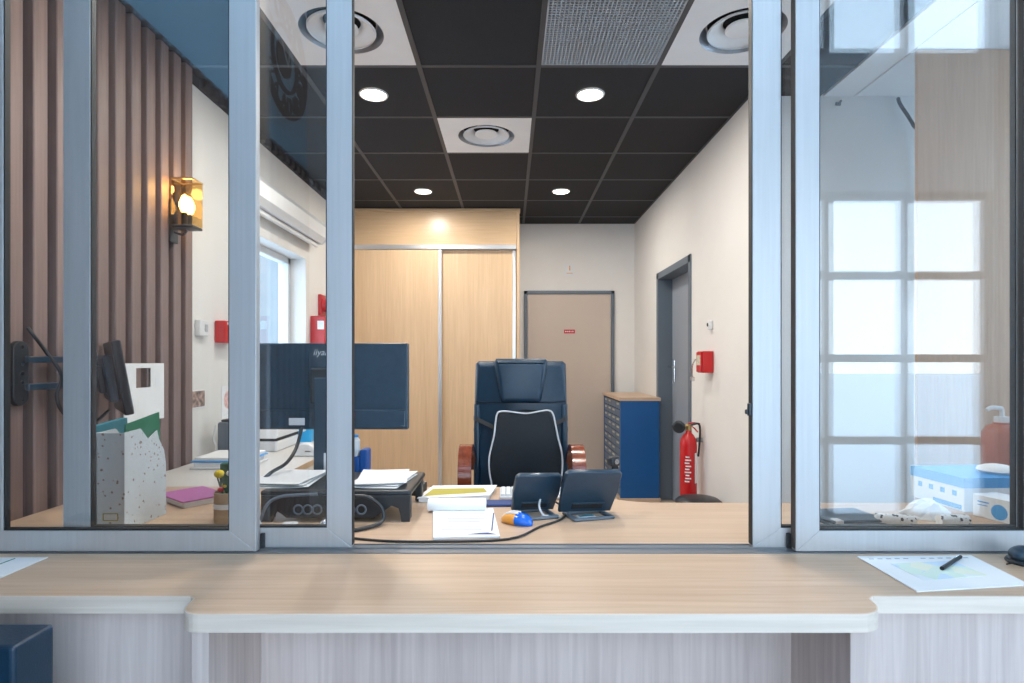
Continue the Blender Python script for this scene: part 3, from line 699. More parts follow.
p0 = onx(705, 362, XR - .04)
kb = thing('key_box', 'red emergency key box on the white wall beside the grey door', 'box', (XR, p0.y, p0.z))
part('case', MB().box((-.075, -.055, -.072), (-.001, .055, .072), .006, 2), M['red'], kb)
part('front_lid', MB().box((-.083, -.05, -.067), (-.076, .05, .067), .003), M['red'], kb)
part('front_notice', MB().box((-.0845, -.035, -.02), (-.0832, .035, .045)), M['tag_paper'], kb)
part('hammer', MB().tube([(-.088, .045, .02), (-.11, .05, -.03), (-.108, .05, -.10)], .005, 8).boxc((-.108, .05, -.115), (.025, .03, .03), .004), M['chrome'], kb)
p0 = onx(710.5, 325, XR - .01)
t = thing('wall_sensor', 'small white sensor with dark eye on the wall above the red key box', 'sensor', (XR, p0.y, p0.z))
part('housing', MB().box((-.028, -.022, -.032), (-.001, .022, .032), .006, 2), M['white_plastic'], t)
part('eye', MB().cyl((-.0275, 0, .002), (-.032, 0, .002), .012), M['black_plastic'], t)
t = thing('waste_bin', 'black bin with rounded lid standing under the fire extinguisher', 'bin', (1.19, 3.62, 0))
part('bin_body', MB().lathe([(.10, 0), (.12, .01), (.135, .352)], seg=32).sm(), M['black_plastic'], t)
part('lid', MB().lathe([(.140, .352), (.142, .366), (.12, .383), (.06, .394), (0, .396)], seg=32).sm(), M['black_plastic'], t)

# ------------------------------------------------------------------ left wall fittings
p0 = onx(200, 328, XL + .005)
t = thing('wall_thermostat', 'white thermostat box on the wall at the end of the slats', 'thermostat', (XL, p0.y, p0.z))
part('housing', MB().box((.001, -.045, -.042), (.03, .045, .042), .005, 2), M['white_plastic'], t)
part('buttons', MB().box((.030, .0, -.02), (.033, .03, .02), .001), M['key_grey'], t)
p0 = onx(222, 332, XL + .02)
t = thing('call_point', 'red fire alarm call point on the white wall beside the thermostat', 'alarm', (XL, p0.y + .02, p0.z))
part('housing', MB().box((.001, -.066, -.062), (.06, .066, .062), .006, 2), M['red'], t)
part('button', MB().box((.060, -.03, -.03), (.064, .03, .03), .002), M['yellow'], t)
part('button_dot', MB().cyl((.064, 0, 0), (.067, 0, 0), .018), M['black_plastic'], t)
part('notice', MB().box((.060, -.04, .040), (.0615, .04, .054)), M['paper'], t)
p0 = onx(316, 330, XL + .1)
t = thing('alarm_cabinet', 'large red wall box with white label near the wardrobe corner', 'alarm', (XL, 4.83, 1.42))
part('case', MB().box((.001, -.13, -.2), (.12, .13, .2), .006, 2), M['red'], t)
part('label', MB().box((.06, -.1312, .09), (.115, -.1302, .16)), M['paper'], t)
t = thing('alarm_sounder', 'red sounder on the wall above the large red wall box', 'alarm', (XL, 4.95, 1.73))
part('base', MB().box((.001, -.06, -.09), (.03, .06, .09), .004), M['red'], t)
part('horn', MB().lathe([(.055, .03), (.06, .05), (.05, .09), (.02, .11), (0, .112)], (0, 0, 0), 24, (1, 0, 0)).sm(), M['red'], t)
p0 = onx(198, 399, XL + .002)
t = thing('postcard', 'small photo postcard pinned on the wall at the edge of the slats', 'picture', (XL + .002, p0.y, p0.z))
part('card', MB().boxc((0, 0, 0), (.002, .14, .095)), M['paper'], t); part('print', MB().boxc((.0013, 0, 0), (.0008, .128, .084)), M['photo_a'], t)
p0 = onx(226, 400, XL + .002)
t = thing('wall_drawing', 'pink sketch on white paper pinned beside the postcard', 'picture', (XL + .002, p0.y + .03, p0.z - .02))
part('sheet', MB().boxc((0, 0, 0), (.001, .16, .20)), M['paper'], t)
part('print', MB().lathe([(0, .0006), (.055, .0006), (.055, .0012), (0, .0012)], (0, 0, .02), 14, (1, 0, 0)), M['photo_b'], t)

# wall lamp on the slats
p0 = onx(179, 207, XL + .08)
wlp = thing('wall_lamp', 'black framed wall lamp with two glowing amber bulbs on the slats', 'lamp', (XL + .048, p0.y, p0.z))
part('back_plate', MB().box((.001, -.03, -.17), (.012, .03, .03), .003), M['black_plastic'], wlp)
part('arm', MB().tube([(.012, 0, -.12), (.05, 0, -.13), (.07, 0, -.11)], .006, 8), M['black_plastic'], wlp)
part('tray', MB().box((.02, -.045, -.105), (.12, .045, -.092), .003), M['black_plastic'], wlp)
for s_ in (-1, 1):
    b = part('bulb', MB().lathe([(0, -.035), (.012, -.032), (.024, -.005), (.024, .012), (.012, .045), (0, .055)], (.07, s_ * .02, 0), 20).sm(), M['bulb'], wlp)
    part('socket', MB().cyl((.07, s_ * .02, -.092), (.07, s_ * .02, -.032), .012), M['black_plastic'], b)
part('glass_shade', MB().box((.022, -.045, -.09), (.025, .045, .12)).box((.117, -.045, -.09), (.12, .045, .12)).box((.025, -.045, -.09), (.117, -0.0425, .12)).box((.025, 0.0425, -.09), (.117, .045, .12)), M['amber_glass'], wlp)
part('shade_rim', MB().box((.02, -.047, .118), (.122, -.042, .125)).box((.02, .042, .118), (.122, .047, .125)).box((.02, -.047, .118), (.026, .047, .125)).box((.116, -.047, .118), (.122, .047, .125)), M['brass'], wlp)
l = bpy.data.lights.new('bulb_light', 'POINT'); l.energy = 2.5; l.color = (1, .66, .32); l.shadow_soft_size = .03
lo_ = bpy.data.objects.new('bulb_light', l); C.objects.link(lo_); lo_.parent = wlp; lo_.location = (.07, 0, .085)

# white card hung on the slats
t = thing('wall_card', 'white card with a square cut-out hung on the slats behind the small monitor', 'card', (XL + .054, 2.485, 1.115))
part('card', MB().box((0, -.135, -.125), (.004, .135, .02)).box((0, -.135, .02), (.004, -.06, .125)).box((0, .04, .02), (.004, .135, .125)).box((0, -.06, .105), (.004, .04, .125)), M['paper'], t)
part('hook', MB().box((-.004, .08, -.16), (.0, .10, -.12)), M['white_plastic'], t)
part('print_mark', MB().boxc((.0045, .085, .04), (.0006, .03, .05)), M['carton_white'], t)

# small monitor on a wall arm
am = thing('wall_bracket', 'black double-bar monitor bracket screwed to the dark slats', 'bracket', (XL + .049, 1.845, 1.21))
part('wall_plate', MB().prism(arc(0, .075, .03, 0, 180, 8) + arc(0, -.075, .03, 180, 360, 8), (0, 0, 0), (0, 1, 0), (0, 0, 1), (.018, 0, 0), .003, 2), M['black_plastic'], am)
for z in (-.085, -.03, .0, .03, .085): part('screw', MB().cyl((.018, 0, z), (.022, 0, z), .006, seg=10), M['chrome'], am)
for z in (.045, -.045): part('bar', MB().box((.018, .01, z - .011), (.034, .33, z + .011), .003), M['dark_plastic'], am)
part('elbow', MB().cyl((.03, .33, -.06), (.03, .33, .06), .018).cyl((.03, .33, .0), (.08, .285, .0), .016), M['dark_plastic'], am)
mr = thing('small_monitor', 'small black monitor seen edge-on hanging on the slatted wall arm', 'monitor', (-1.455, 2.10, 1.19), -math.radians(51))
Mt = Matrix.Rotation(math.radians(9), 4, 'X')
# local +Y is the screen normal
part('screen_body', MB().box((-.19, -.0, -.13), (.19, .028, .13), .005, 2, Mt), M['black_plastic'], mr)
part('rear_housing', MB().box((-.13, -.03, -.085), (.13, .0, .085), .012, 2, Mt), M['dark_plastic'], mr)
part('mount_plate', MB().box((-.05, -.048, -.05), (.05, -.03, .05), .003, 1, Mt), M['black_plastic'], mr)
part('screen', MB().box((-.18, .028, -.12), (.18, .0288, .12), 0, 1, Mt), M['gasket'], mr)
single('monitor_cable', MB().tube([(-1.575, 1.87, 1.36), (-1.562, 1.93, 1.28), (-1.55, 1.98, 1.20), (-1.555, 1.965, 1.13), (-1.56, 2.0, 1.07), (-1.56, 2.07, 1.03), (-1.555, 2.14, 1.02), (-1.54, 2.2, 1.06)], .006, 8), M['black_plastic'], 'black cable looping behind the double-bar monitor bracket', 'cable')

# ------------------------------------------------------------------ things on the left of the desk
def magazine_file(name, lab, x0, x1, notch):
    t = thing(name, lab, 'file box', (x0, 1.705, DT), 0, 'speckled card magazine files')
    w = x1 - x0; D_ = .215; h = .295
    top = [(0, h), (.075, h + .004), (.112, .262), (.158, .284), (.168, .254), (.195, .215), (.205, .17)] if notch else [(0, h), (.09, h), (D_, .16)]
    side = [(0, .0)] + top + [(D_ - .008, .0)]
    part('side', MB().prism([(a, b) for a, b in side], (w - .003, 0, .001), (0, 1, 0), (0, 0, 1), (.003, 0, 0)), M['speckle'], t)
    part('side', MB().prism([(a, b) for a, b in side], (0, 0, .001), (0, 1, 0), (0, 0, 1), (.003, 0, 0)), M['speckle'], t)
    part('spine', MB().box((.003, 0, .001), (w - .003, .003, h)), M['speckle'], t)
    part('back', MB().box((.003, D_ - .012, .001), (w - .003, D_ - .009, .16)), M['speckle'], t)
    part('bottom', MB().box((.003, .003, .001), (w - .003, D_ - .012, .004)), M['speckle'], t)
    f = part('label_holder', MB().box((.018, -.003, .035), (w - .018, -.001, .037)).box((.018, -.003, .055), (w - .018, -.001, .057)).box((.018, -.003, .035), (.02, -.001, .057)).box((w - .02, -.003, .035), (w - .018, -.001, .057)), M['olive'], t)
    part('label_card', MB().box((.02, -.0015, .037), (w - .02, -.0006, .055)), M['carton_white'], f)
    return t
magazine_file('magazine_file', 'speckled magazine file with zigzag top edge holding green folders', -1.228, -1.147, True)
magazine_file('magazine_file', 'speckled magazine file squeezed behind the aluminium stile, teal folder inside', -1.314, -1.232, False)
single('card_folder', MB().prism([(.0, .0), (.20, .0), (.185, .335), (.02, .312)], (0, 0, 0), (0, 1, 0), (0, 0, 1), (.004, 0, 0)), M['green'], 'green card folder sticking out of the zigzag speckled file', 'folder', (-1.165, 1.712, DT + .006))
single('card_folder', MB().prism([(.0, .0), (.20, .0), (.195, .22), (.02, .27)], (0, 0, 0), (0, 1, 0), (0, 0, 1), (.003, 0, 0)), M['red'], 'red card folder peeping out at the rear of the zigzag speckled file', 'folder', (-1.176, 1.712, DT + .006)).location.z += .012
single('card_folder', MB().prism([(.0, .0), (.19, .0), (.17, .318), (.02, .305)], (0, 0, 0), (0, 1, 0), (0, 0, 1), (.018, 0, 0)), M['teal'], 'teal card folder standing in the speckled file at the stile', 'folder', (-1.275, 1.712, DT + .006))
single('loose_sheet', MB().prism([(.0, .0), (.20, .0), (.20, .255), (.178, .23), (.17, .22)], (0, 0, 0), (0, 1, 0), (0, 0, 1), (.002, 0, 0)), M['paper'], 'white sheet with a pointed corner sticking out of the zigzag file', 'paper', (-1.186, 1.715, DT + .006))

nb = thing('notebook_stack', 'pink covered booklet lying open-edged on the desk beside the files', 'book', (-1.16, 2.10, DT), math.radians(-38))
part('pages', MB().box((-.10, -.075, .001), (.10, .075, .020), .001), M['paper'], nb)
part('cover', MB().box((-.105, -.08, .020), (.105, .08, .025), .001), M['pink'], nb, 'pink cover')
part('spine', MB().box((-.106, -.081, .0), (-.094, .081, .0195), .001), M['olive'], nb)

cupx = onz(228, 521)
pc = thing('flower_pot', 'kraft paper pot with white band holding dried yellow flowers', 'plant pot', (cupx.x, cupx.y, DT))
part('pot', MB().lathe([(.040, 0), (.041, .01), (.041, .095), (.038, .096), (.038, .02), (0, .02)], seg=28).sm(), M['kraft'], pc)
part('band', MB().lathe([(.0415, .045), (.0422, .046), (.0422, .06), (.0415, .061)], seg=28, cap=False), M['paper'], pc)
part('fill', MB().lathe([(0, .088), (.037, .086)], seg=20, cap=False), M['leafgreen'], pc)
fl = [(-.028, .0, .150, .016, 'yellow'), (.0, -.015, .118, .012, 'yellow'), (-.012, -.022, .105, .010, 'red'), (.018, .01, .142, .014, 'tissue'), (-.002, .012, .15, .010, 'tissue'), (.028, -.01, .125, .012, 'yellow')]
for a, b, c, r, mm in fl:
    s_ = part('stem', MB().tube([(a * .5, b * .5, .08), (a, b, c)], .002, 6), M['leafgreen'], pc)
    part('flower', MB().ball((a, b, c), r, (1, 1, .85), 2).sm(), M[mm], s_)
for a in range(4):
    an = a * 1.5 + .4
    part('leaf', MB().prism([(0, 0), (.009, .03), (.006, .055), (0, .075), (-.006, .055), (-.009, .03)], (.015 * math.cos(an), .015 * math.sin(an), .085), (math.sin(an), -math.cos(an), 0), (math.cos(an) * .3, math.sin(an) * .3, 1), (.001, .001, 0)), M['leafgreen'], pc)
p0 = onz(227, 496)
single('dark_green_box', MB().box((-.02, -.015, 0), (.02, .015, .125), .003), M['leafgreen'], 'narrow dark green carton standing behind the flower pot', 'box', (p0.x, p0.y, DT))

t = thing('paper_tray', 'low white tray of papers on the side desk under the wall drawing', 'tray', (-1.37, 2.80, DT))
part('tray', MB().box((-.13, -.12, 0), (.13, .14, .012), .003), M['white_plastic'], t)
part('paper_stack', MB().box((-.115, -.11, .012), (.115, .125, .032), .001), M['paper'], t)
part('upper_tray', MB().box((-.13, -.115, .033), (.13, .14, .04), .003), M['carton_blue'], t)
part('paper_stack', MB().box((-.115, -.105, .041), (.12, .13, .055), .001), M['paper'], t)
t = thing('desk_speaker', 'dark grey upright box with white lead behind the paper tray', 'speaker', (-1.485, 3.10, DT))
part('case', MB().box((-.07, -.06, 0), (.075, .07, .185), .012, 3).sm(), M['frame_grey'], t)
part('top_grip', MB().box((-.055, -.05, .185), (.06, .05, .198), .006, 2), M['black_plastic'], t)
part('lead', MB().tube([(-.075, -.062, .17), (-.085, -.065, .10), (-.07, -.066, .05), (-.085, -.07, .003)], .004, 6), M['white_plastic'], t)
t = thing('printer', 'pale grey desktop printer with dark paper slot on the side desk', 'printer', (-1.455, 3.38, DT))
part('body', MB().box((-.16, -.17, 0), (.15, .17, .06), .012, 2), M['white_plastic'], t)
part('slot', MB().box((-.155, -.165, .06), (.146, .165, .075)), M['gasket'], t)
part('hood', MB().prism([(-.17, .075), (.17, .075), (.15, .13), (.10, .155), (-.14, .155)], (-.16, 0, 0), (0, 1, 0), (0, 0, 1), (.31, 0, 0), .008, 2), M['white_plastic'], t)
for (a, b, lab) in ((289, 446, 'bright cyan carton on the side desk behind the dangling monitor cable, printer side'), (306, 445, 'bright cyan carton on the side desk hidden partly by the monitor column')):
    t = thing('cyan_carton', lab, 'box', (px(a, 0, 3.64).x, 3.64, DT), .1, 'bright cyan cartons on the side desk')
    part('carton', MB().box((-.045, -.04, 0), (.042, .04, .17), .002), M['cyan'], t)
    part('label_print', MB().lathe([(0, 0), (.018, 0), (.018, .001), (0, .001)], (-.005, -.0405, .085), 20, (0, -1, 0)), M['carton_white'], t)
p0 = onz(306, 456)
t = thing('tape_dispenser', 'pale rounded desk gadget on the side desk beside the monitor column', 'gadget', (p0.x, p0.y, DT))
part('dome', MB().prism([(-.06, 0), (-.058, .03), (-.04, .058), (-.01, .072), (.02, .07), (.05, .05), (.06, 0)], (0, -.03, 0), (1, 0, 0), (0, 0, 1), (0, .06, 0), .008, 3).sm(), M['white_plastic'], t)
part('slot', MB().boxc((.02, -.031, .03), (.03, .002, .004)), M['gasket'], t)

# ------------------------------------------------------------------ main monitor, riser and cables
mx = thing('desktop_monitor', 'large black desktop monitor seen from behind, beside the sash stile', 'monitor', (-.672, 2.2, DT))
mz0, mz1 = .989 - DT, 1.318 - DT
part('panel', MB().box((-.283, -.018, mz0), (.283, .016, mz1), .004, 2), M['dark_plastic'], mx)
part('screen', MB().box((-.275, .016, mz0 + .012), (.275, .0175, mz1 - .008)), M['gasket'], mx)
part('lower_housing', MB().prism([(-.27, mz0 + .004), (.18, mz0 + .004), (.20, mz0 + .012), (.275, mz0 + .012), (.275, mz0 + .075), (-.275, mz0 + .075)], (0, -.030, 0), (1, 0, 0), (0, 0, 1), (0, .014, 0), .004, 2), M['dark_plastic'], mx)
part('mount_block', MB().box((-.08, -.0495, mz0 + .10), (.08, -.018, mz0 + .235), .008, 2), M['black_plastic'], mx)
part('column', MB().box((-.066, -.052, .010), (.062, -.030, mz0 + .20), .006, 2), M['dark_plastic'], mx)
part('cable_hole', MB().box((-.026, -.0535, .098), (.002, -.0518, .165), .0004), M['paper'], mx)
part('foot', MB().box((-.14, -.052, .0005), (.035, .115, .012), .004, 2), M['black_plastic'], mx)
for (a, b) in ((-.165, -.105), (-.06, -.01)):
    s_ = part('label', MB().box((a, -.0315, mz0 + .018), (b, -.0305, mz0 + .045)), M['carton_blue'] if a > -.1 else M['piping'], mx)
lg = link('logo', text_mesh('iiyama', .034, .0004, .25), M['piping'], mx, (-.036, -.0185, mz1 - .036)); lg.rotation_euler = (PI / 2, 0, 0)
part('plug', MB().box((.055, -.055, mz0 + .04), (.085, -.03, mz0 + .07), .004), M['red'], mx, 'red cable plug')

rs = thing('monitor_riser', 'black plastic monitor riser with moulded legs on the desk', 'stand', (-.55, 1.98, DT))
part('top', MB().box((-.245, -.16, .078), (.235, .155, .098), .008, 2), M['black_plastic'], rs)
front = [(-.24, .083), (-.24, .0), (-.205, .0), (-.19, .04), (-.16, .012), (.12, .012), (.15, .035), (.175, .055), (.20, .045), (.205, .0), (.232, .0), (.235, .083)]
part('front_apron', MB().prism(front, (0, -.165, 0), (1, 0, 0), (0, 0, 1), (0, .012, 0), .003, 2), M['black_plastic'], rs)
part('drawer', MB().box((-.15, -.155, .014), (.11, .145, .076), .006, 2), M['black_plastic'], rs)
for X in (-.12, -.09, -.06, .01, .045, .08):
    part('vent_ring', MB().tube([(X + .014 * math.cos(a), -.168, .04 + .014 * math.sin(a)) for a in [2 * PI * k / 10 for k in range(10)]], .003, 6, True), M['frame_grey'], rs)
for a, b in ((-.225, .11), (.218, .11), (.218, -.14), (-.225, -.14)): part('leg', MB().box((a - .012, b - .012, 0), (a + .012, b + .03, .080), .004), M['black_plastic'], rs)
def sheet(w, d, h, seed):
    rnd = random.Random(seed); mb = MB(); bm = mb.bm; n = 8; top = []; bot = []
    for j in range(2 * n + 1):
        pass
    vs = [[None] * (n + 1) for _ in range(n + 1)]; vb = [[None] * (n + 1) for _ in range(n + 1)]
    ph = rnd.uniform(0, 6)
    for i in range(n + 1):
        for j in range(n + 1):
            u, v = i / n, j / n
            z = h * (.5 + .5 * math.sin(ph + 4 * u + 2 * v)) * (abs(u - .5) * 1.4) ** 2
            vs[i][j] = bm.verts.new(((u - .5) * w, (v - .5) * d, z + .0012)); vb[i][j] = bm.verts.new(((u - .5) * w, (v - .5) * d, z))
    for i in range(n):
        for j in range(n):
            bm.faces.new((vs[i][j], vs[i + 1][j], vs[i + 1][j + 1], vs[i][j + 1])); bm.faces.new((vb[i][j], vb[i + 1][j], vb[i + 1][j + 1], vb[i][j + 1]))
    for i in range(n):
        bm.faces.new((vs[i][0], vs[i + 1][0], vb[i + 1][0], vb[i][0])); bm.faces.new((vs[i][n], vs[i + 1][n], vb[i + 1][n], vb[i][n]))
        bm.faces.new((vs[0][i], vs[0][i + 1], vb[0][i + 1], vb[0][i])); bm.faces.new((vs[n][i], vs[n][i + 1], vb[n][i + 1], vb[n][i]))
    return mb.sm()
for (X, Yp, lab, sd) in ((-.75, 1.975, 'loose white papers on the riser on the window side of the monitor column', 1), (-.43, 1.975, 'curled white papers on the riser end beside the dark telephone', 2)):
    t = thing('paper_pile', lab, 'papers', (X, Yp, DT + .0985), 0, 'white papers on the monitor riser')
    for k in range(3):
        o = part('sheet', sheet(.19 if X < -.6 else .165, .24, .006, sd * 10 + k), M['paper'], t, None, (random.uniform(-.01, .01), random.uniform(-.01, .01), .001 + .006 * k)); o.rotation_euler = (0, 0, random.uniform(-.15, .15))
t = thing('blue_pack', 'royal blue pack standing behind the monitor riser', 'box', (px(361, 0, 2.25).x, 2.25, DT))
part('pack', MB().box((.002, -.03, 0), (.030, .04, .165), .004), M['royal'], t)
part('pack_front', MB().box((-.045, -.032, 0), (.001, .03, .138), .004), M['royal'], t)
part('band', MB().box((-.0455, -.0325, .075), (.0015, .0305, .08)), M['cyan'], t)
wb = thing('white_bottle', 'small white bottle standing on the royal blue pack', 'bottle', (px(355, 0, 2.25).x, 2.248, DT + .1385))
part('bottle_body', MB().lathe([(.019, 0), (.02, .004), (.02, .062), (.013, .07), (.013, .073)], seg=20).sm(), M['white_plastic'], wb)
part('cap', MB().lathe([(.014, .073), (.014, .083), (0, .084)], seg=20).sm(), M['carton_blue'], wb)
ph = thing('desk_telephone', 'dark telephone with white keys behind the end of the riser', 'telephone', (px(411, 0, 2.24).x, 2.225, DT), -.25)
part('body', MB().prism([(-.05, 0), (.05, 0), (.05, .035), (-.05, .02)], (-.05, 0, 0), (0, 1, 0), (0, 0, 1), (.10, 0, 0), .004, 2), M['black_plastic'], ph)
kmm = MB()
for i in range(4):
    for j in range(3): part('key', MB().box((-.035 + i * .019, -.035 + j * .024, .024 + j * .0034), (-.021 + i * .019, -.017 + j * .024, .034 + j * .0034), .002), M['white_plastic'], ph)

single('monitor_lead', MB().tube([(-.785, 2.16, 1.0), (-.79, 2.12, .93), (-.80, 2.05, .885), (-.825, 1.98, .865), (-.855, 1.96, .83), (-.875, 1.97, .78), (-.88, 2.0, .747)], .0065, 8), M['black_plastic'], 'thick black lead hanging down from the large monitor across the side desk', 'cable')
single('riser_cable', MB().tube([(-.49, 1.78, .83), (-.44, 1.785, .825), (-.40, 1.79, .79), (-.395, 1.775, .755), (-.42, 1.74, .748), (-.47, 1.70, .7475), (-.52, 1.69, .7475)], .006, 8), M['black_plastic'], 'black cable looping down in front of the riser drawer', 'cable')
single('riser_cable', MB().tube([(-.78, 1.785, .745), (-.76, 1.79, .80), (-.72, 1.79, .825), (-.66, 1.79, .832), (-.60, 1.785, .835)], .005, 8), M['frame_grey'], 'grey cable arching over the window-side end of the riser', 'cable')
single('white_cable', MB().tube([(-.785, 1.70, .80), (-.765, 1.70, .795), (-.745, 1.70, .775), (-.735, 1.70, .744)], .004, 8), M['white_plastic'], 'short white cord bent beside the window-side foot of the riser', 'cable')
p0 = onz(299, 527)
single('white_plug', MB().box((-.022, -.015, 0), (.022, .015, .02), .006, 2), M['white_plastic'], 'white plug block lying under the riser', 'plug', (px(290, 0, 1.74).x, 1.74, DT))
single('glass_paperweight', MB().ball((0, 0, .016), .016, (1, 1, 1), 3).sm(), M['chrome'], 'small shiny round weight on the desk by the sash stile', 'paperweight', (px(325, 0, 1.74).x, 1.74, DT))
single('desk_cable', MB().tube([onz(340, 538) + Vector((0, 0, .004)), onz(380, 542) + Vector((0, 0, .004)), onz(430, 543) + Vector((0, 0, .004)), onz(508, 540.5) + Vector((0, 0, .004)), onz(540, 528) + Vector((0, 0, .004)), onz(562, 520) + Vector((0, 0, .004)), onz(566, 511) + Vector((0, 0, .004)), onz(556, 505) + Vector((0, 0, .010))], .0035, 8), M['gasket'], 'thin black cable running along the desk edge to the small screens', 'cable')

# ------------------------------------------------------------------ middle of the desk
kbp = thing('keyboard', 'pale grey keyboard lying in front of the executive chair', 'keyboard', (px(522, 0, 2.2).x, 2.18, DT))
part('case', MB().box((-.085, -.08, .001), (.22, .075, .014), .004, 2), M['white_plastic'], kbp)
key = MB().box((-.0075, -.0075, 0), (.0075, .0075, .007), .0015).mesh('key'); key.materials.append(M['carton_white'])
for i in range(15):
    for j in range(6): link('key', key, None, kbp, (-.072 + i * .0195, -.062 + j * .022, .0135))
part('key_well', MB().box((-.081, -.074, .0139), (.216, .066, .0146)), M['key_grey'], kbp)
wr = onz(498, 508)
single('wrist_pad', MB().box((-.10, -.035, 0), (.14, .035, .010), .004, 2), M['navy'], 'navy blue wrist pad in front of the pale keyboard', 'wrist pad', (wr.x, 2.005 + .03, DT))
a, b = onz(433, 540), onz(500, 538.5); c, d_ = onz(493, 510), onz(433, 510)
pad = thing('planner_pad', 'white printed planner sheet lying nearest the desk edge', 'paper', ((a.x + b.x) / 2, (a.y + d_.y) / 2, DT))
L0 = Vector(pad.location)
part('sheet', MB().prism([(p.x - L0.x, p.y - L0.y) for p in (a, b, c, d_)], (0, 0, .001), (1, 0, 0), (0, 1, 0), (0, 0, .006)), M['paper'], pad)
mk = MB()
for i in range(7): mk.boxc((-.02 + .004 * (i % 3), -.09 + i * .03, .0073), (.12 - .02 * (i % 2), .0025, .0006))
part('print', mk, M['ink'], pad)
part('blue_print', MB().prism([(.0, -.135), (.085, -.135), (.06, -.118), (.035, -.122)], (0, 0, .0071), (1, 0, 0), (0, 1, 0), (0, 0, .0005)).boxc((.07, .0, .0073), (.004, .20, .0005)), M['navy'], pad)
p0 = px(457.5, 507, 1.97)
fp = thing('flipped_pages', 'white flipped-over page roll lying across the top of the planner sheet', 'paper', (p0.x, 1.97, DT + .0075))
part('roll', MB().prism([(-.045, 0), (-.05, .012), (-.045, .026), (-.03, .034), (-.01, .034), (.03, .022), (.05, .006), (.05, 0)], (-.098, 0, 0), (0, 1, 0), (0, 0, 1), (.197, 0, 0), .003, 2).sm(), M['paper'], fp)
a, b, c, d_ = onz(417, 503), onz(490, 500), onz(497, 489.5), onz(433, 490)
osx = thing('olive_banded_sheet', 'white sheet with olive yellow band behind the flipped pages', 'paper', ((a.x + b.x) / 2, 2.17, DT))
L0 = Vector(osx.location)
part('sheet', MB().prism([(p.x - L0.x, p.y - L0.y) for p in (a, b, c, d_)], (0, 0, .015), (1, 0, 0), (0, 1, 0), (0, 0, .003)), M['paper'], osx)
part('card_base', MB().prism([(p.x * .96 - L0.x * .96, (p.y - L0.y) * .96) for p in (a, b, c, d_)], (0, 0, .0008), (1, 0, 0), (0, 1, 0), (0, 0, .0141)), M['paper'], osx)
a, b, c, d_ = onz(424, 501), onz(487, 497), onz(484, 493), onz(433, 493.5)
part('olive_band', MB().prism([(p.x - L0.x, p.y - L0.y) for p in (a, b, c, d_)], (0, 0, .0181), (1, 0, 0), (0, 1, 0), (0, 0, .0006)), M['olive'], osx)

p0 = onz(517, 526); ang = math.radians(-32)
ms = thing('computer_mouse', 'vivid blue mouse with orange and white stripes on the desk', 'mouse', (p0.x, 1.80, DT), ang)
def blob(l0, l1, w, h, n=10):
    mb = MB(); bm = mb.bm; R = []
    for i in range(n + 1):
        u = l0 + (l1 - l0) * i / n; q = max(0.0, 1 - abs(u) ** 2.6) ** .5
        R.append([bm.verts.new((u * .055, w * q * math.cos(a_), max(0.0005, h * q * (.42 + .58 * math.sin(a_))))) for a_ in [2 * PI * k / 16 for k in range(16)]])
    for A_, B_ in zip(R, R[1:]):
        for k in range(16): bm.faces.new((A_[k], A_[(k + 1) % 16], B_[(k + 1) % 16], B_[k]))
    bm.faces.new(R[0]); bm.faces.new(R[-1])
    return mb.sm()
part('shell', blob(.12, .995, .032, .036), M['mouse_blue'], ms)
part('palm_cover', blob(-.995, .12, .031, .035), M['orange'], ms, 'orange rear half')
for dy in (-.012, .004): part('stripe', MB().tube([(-.047, dy * .6, .017), (-.025, dy, .0325), (.0, dy * 1.1, .0355), (.012, dy * 1.1, .036)], .0032, 6), M['paper'], ms)

def easel(name, lab, c, w, h, rz, roll, back):
    t = thing(name, lab, 'screen', c, rz, None)
    R_ = Matrix.Translation((0, 0, .014)) @ Matrix.Rotation(roll, 4, 'Y') @ Matrix.Rotation(math.radians(24), 4, 'X')
    part('shell', MB().prism([(-w / 2 + .006, .0), (w / 2 - .006, .0), (w / 2, h * .5), (w / 2, h - .01), (w / 2 - .012, h), (-w / 2 + .012, h), (-w / 2, h - .01), (-w / 2, h * .5)], (0, -.012, 0), (1, 0, 0), (0, 0, 1), (0, .02, 0), .006, 3).sm(), M['dark_plastic'], t)
    t.children[-1].matrix_local = R_
    o = part('screen', MB().box((-w / 2 + .01, .008, .01), (w / 2 - .01, .0092, h - .012)), M['gasket'], t); o.matrix_local = R_
    o = part('rear_slot', MB().box((-w * .28, -.0145, h * .10), (w * .28, -.0115, h * .24), .001), M['gasket'], t); o.matrix_local = R_
    o = part('slot_lip', MB().box((-w * .29, -.019, h * .235), (w * .29, -.0115, h * .27), .001), M['dark_plastic'], t); o.matrix_local = R_
    part('stand_loop', MB().box((-w * .36, -back, .0), (-w * .27, .02, .009), .003).box((w * .27, -back, .0), (w * .36, .02, .009), .003).box((-w * .36, -back, .0005), (w * .36, -back + .014, .0095), .003).box((-w * .30, -.004, .002), (w * .30, .02, .016), .003), M['frame_grey'], t)
    return t
e1 = easel('small_screen', 'smaller dark blue-grey tilted screen on a wire stand beside the blue mouse', (px(532, 0, 1.93).x, 1.93, DT), .160, .140, math.radians(17), math.radians(3), .10)
e2 = easel('small_screen', 'wider dark blue-grey tilted screen on a stand with a webcam on top', (px(584, 0, 1.91).x, 1.91, DT), .198, .158, math.radians(17), math.radians(3), .085)
wc = thing('webcam', 'small black webcam perched on the corner of the wider tilted screen', 'webcam', (px(613, 466, 1.94).x, 1.93, px(614, 466.5, 1.92).z), math.radians(25))
part('body', MB().box((-.019, -.016, .0), (.019, .016, .032), .008, 3).sm(), M['black_plastic'], wc)
part('lens', MB().cyl((0, -.016, .017), (0, -.020, .017), .009), M['chrome'], wc)
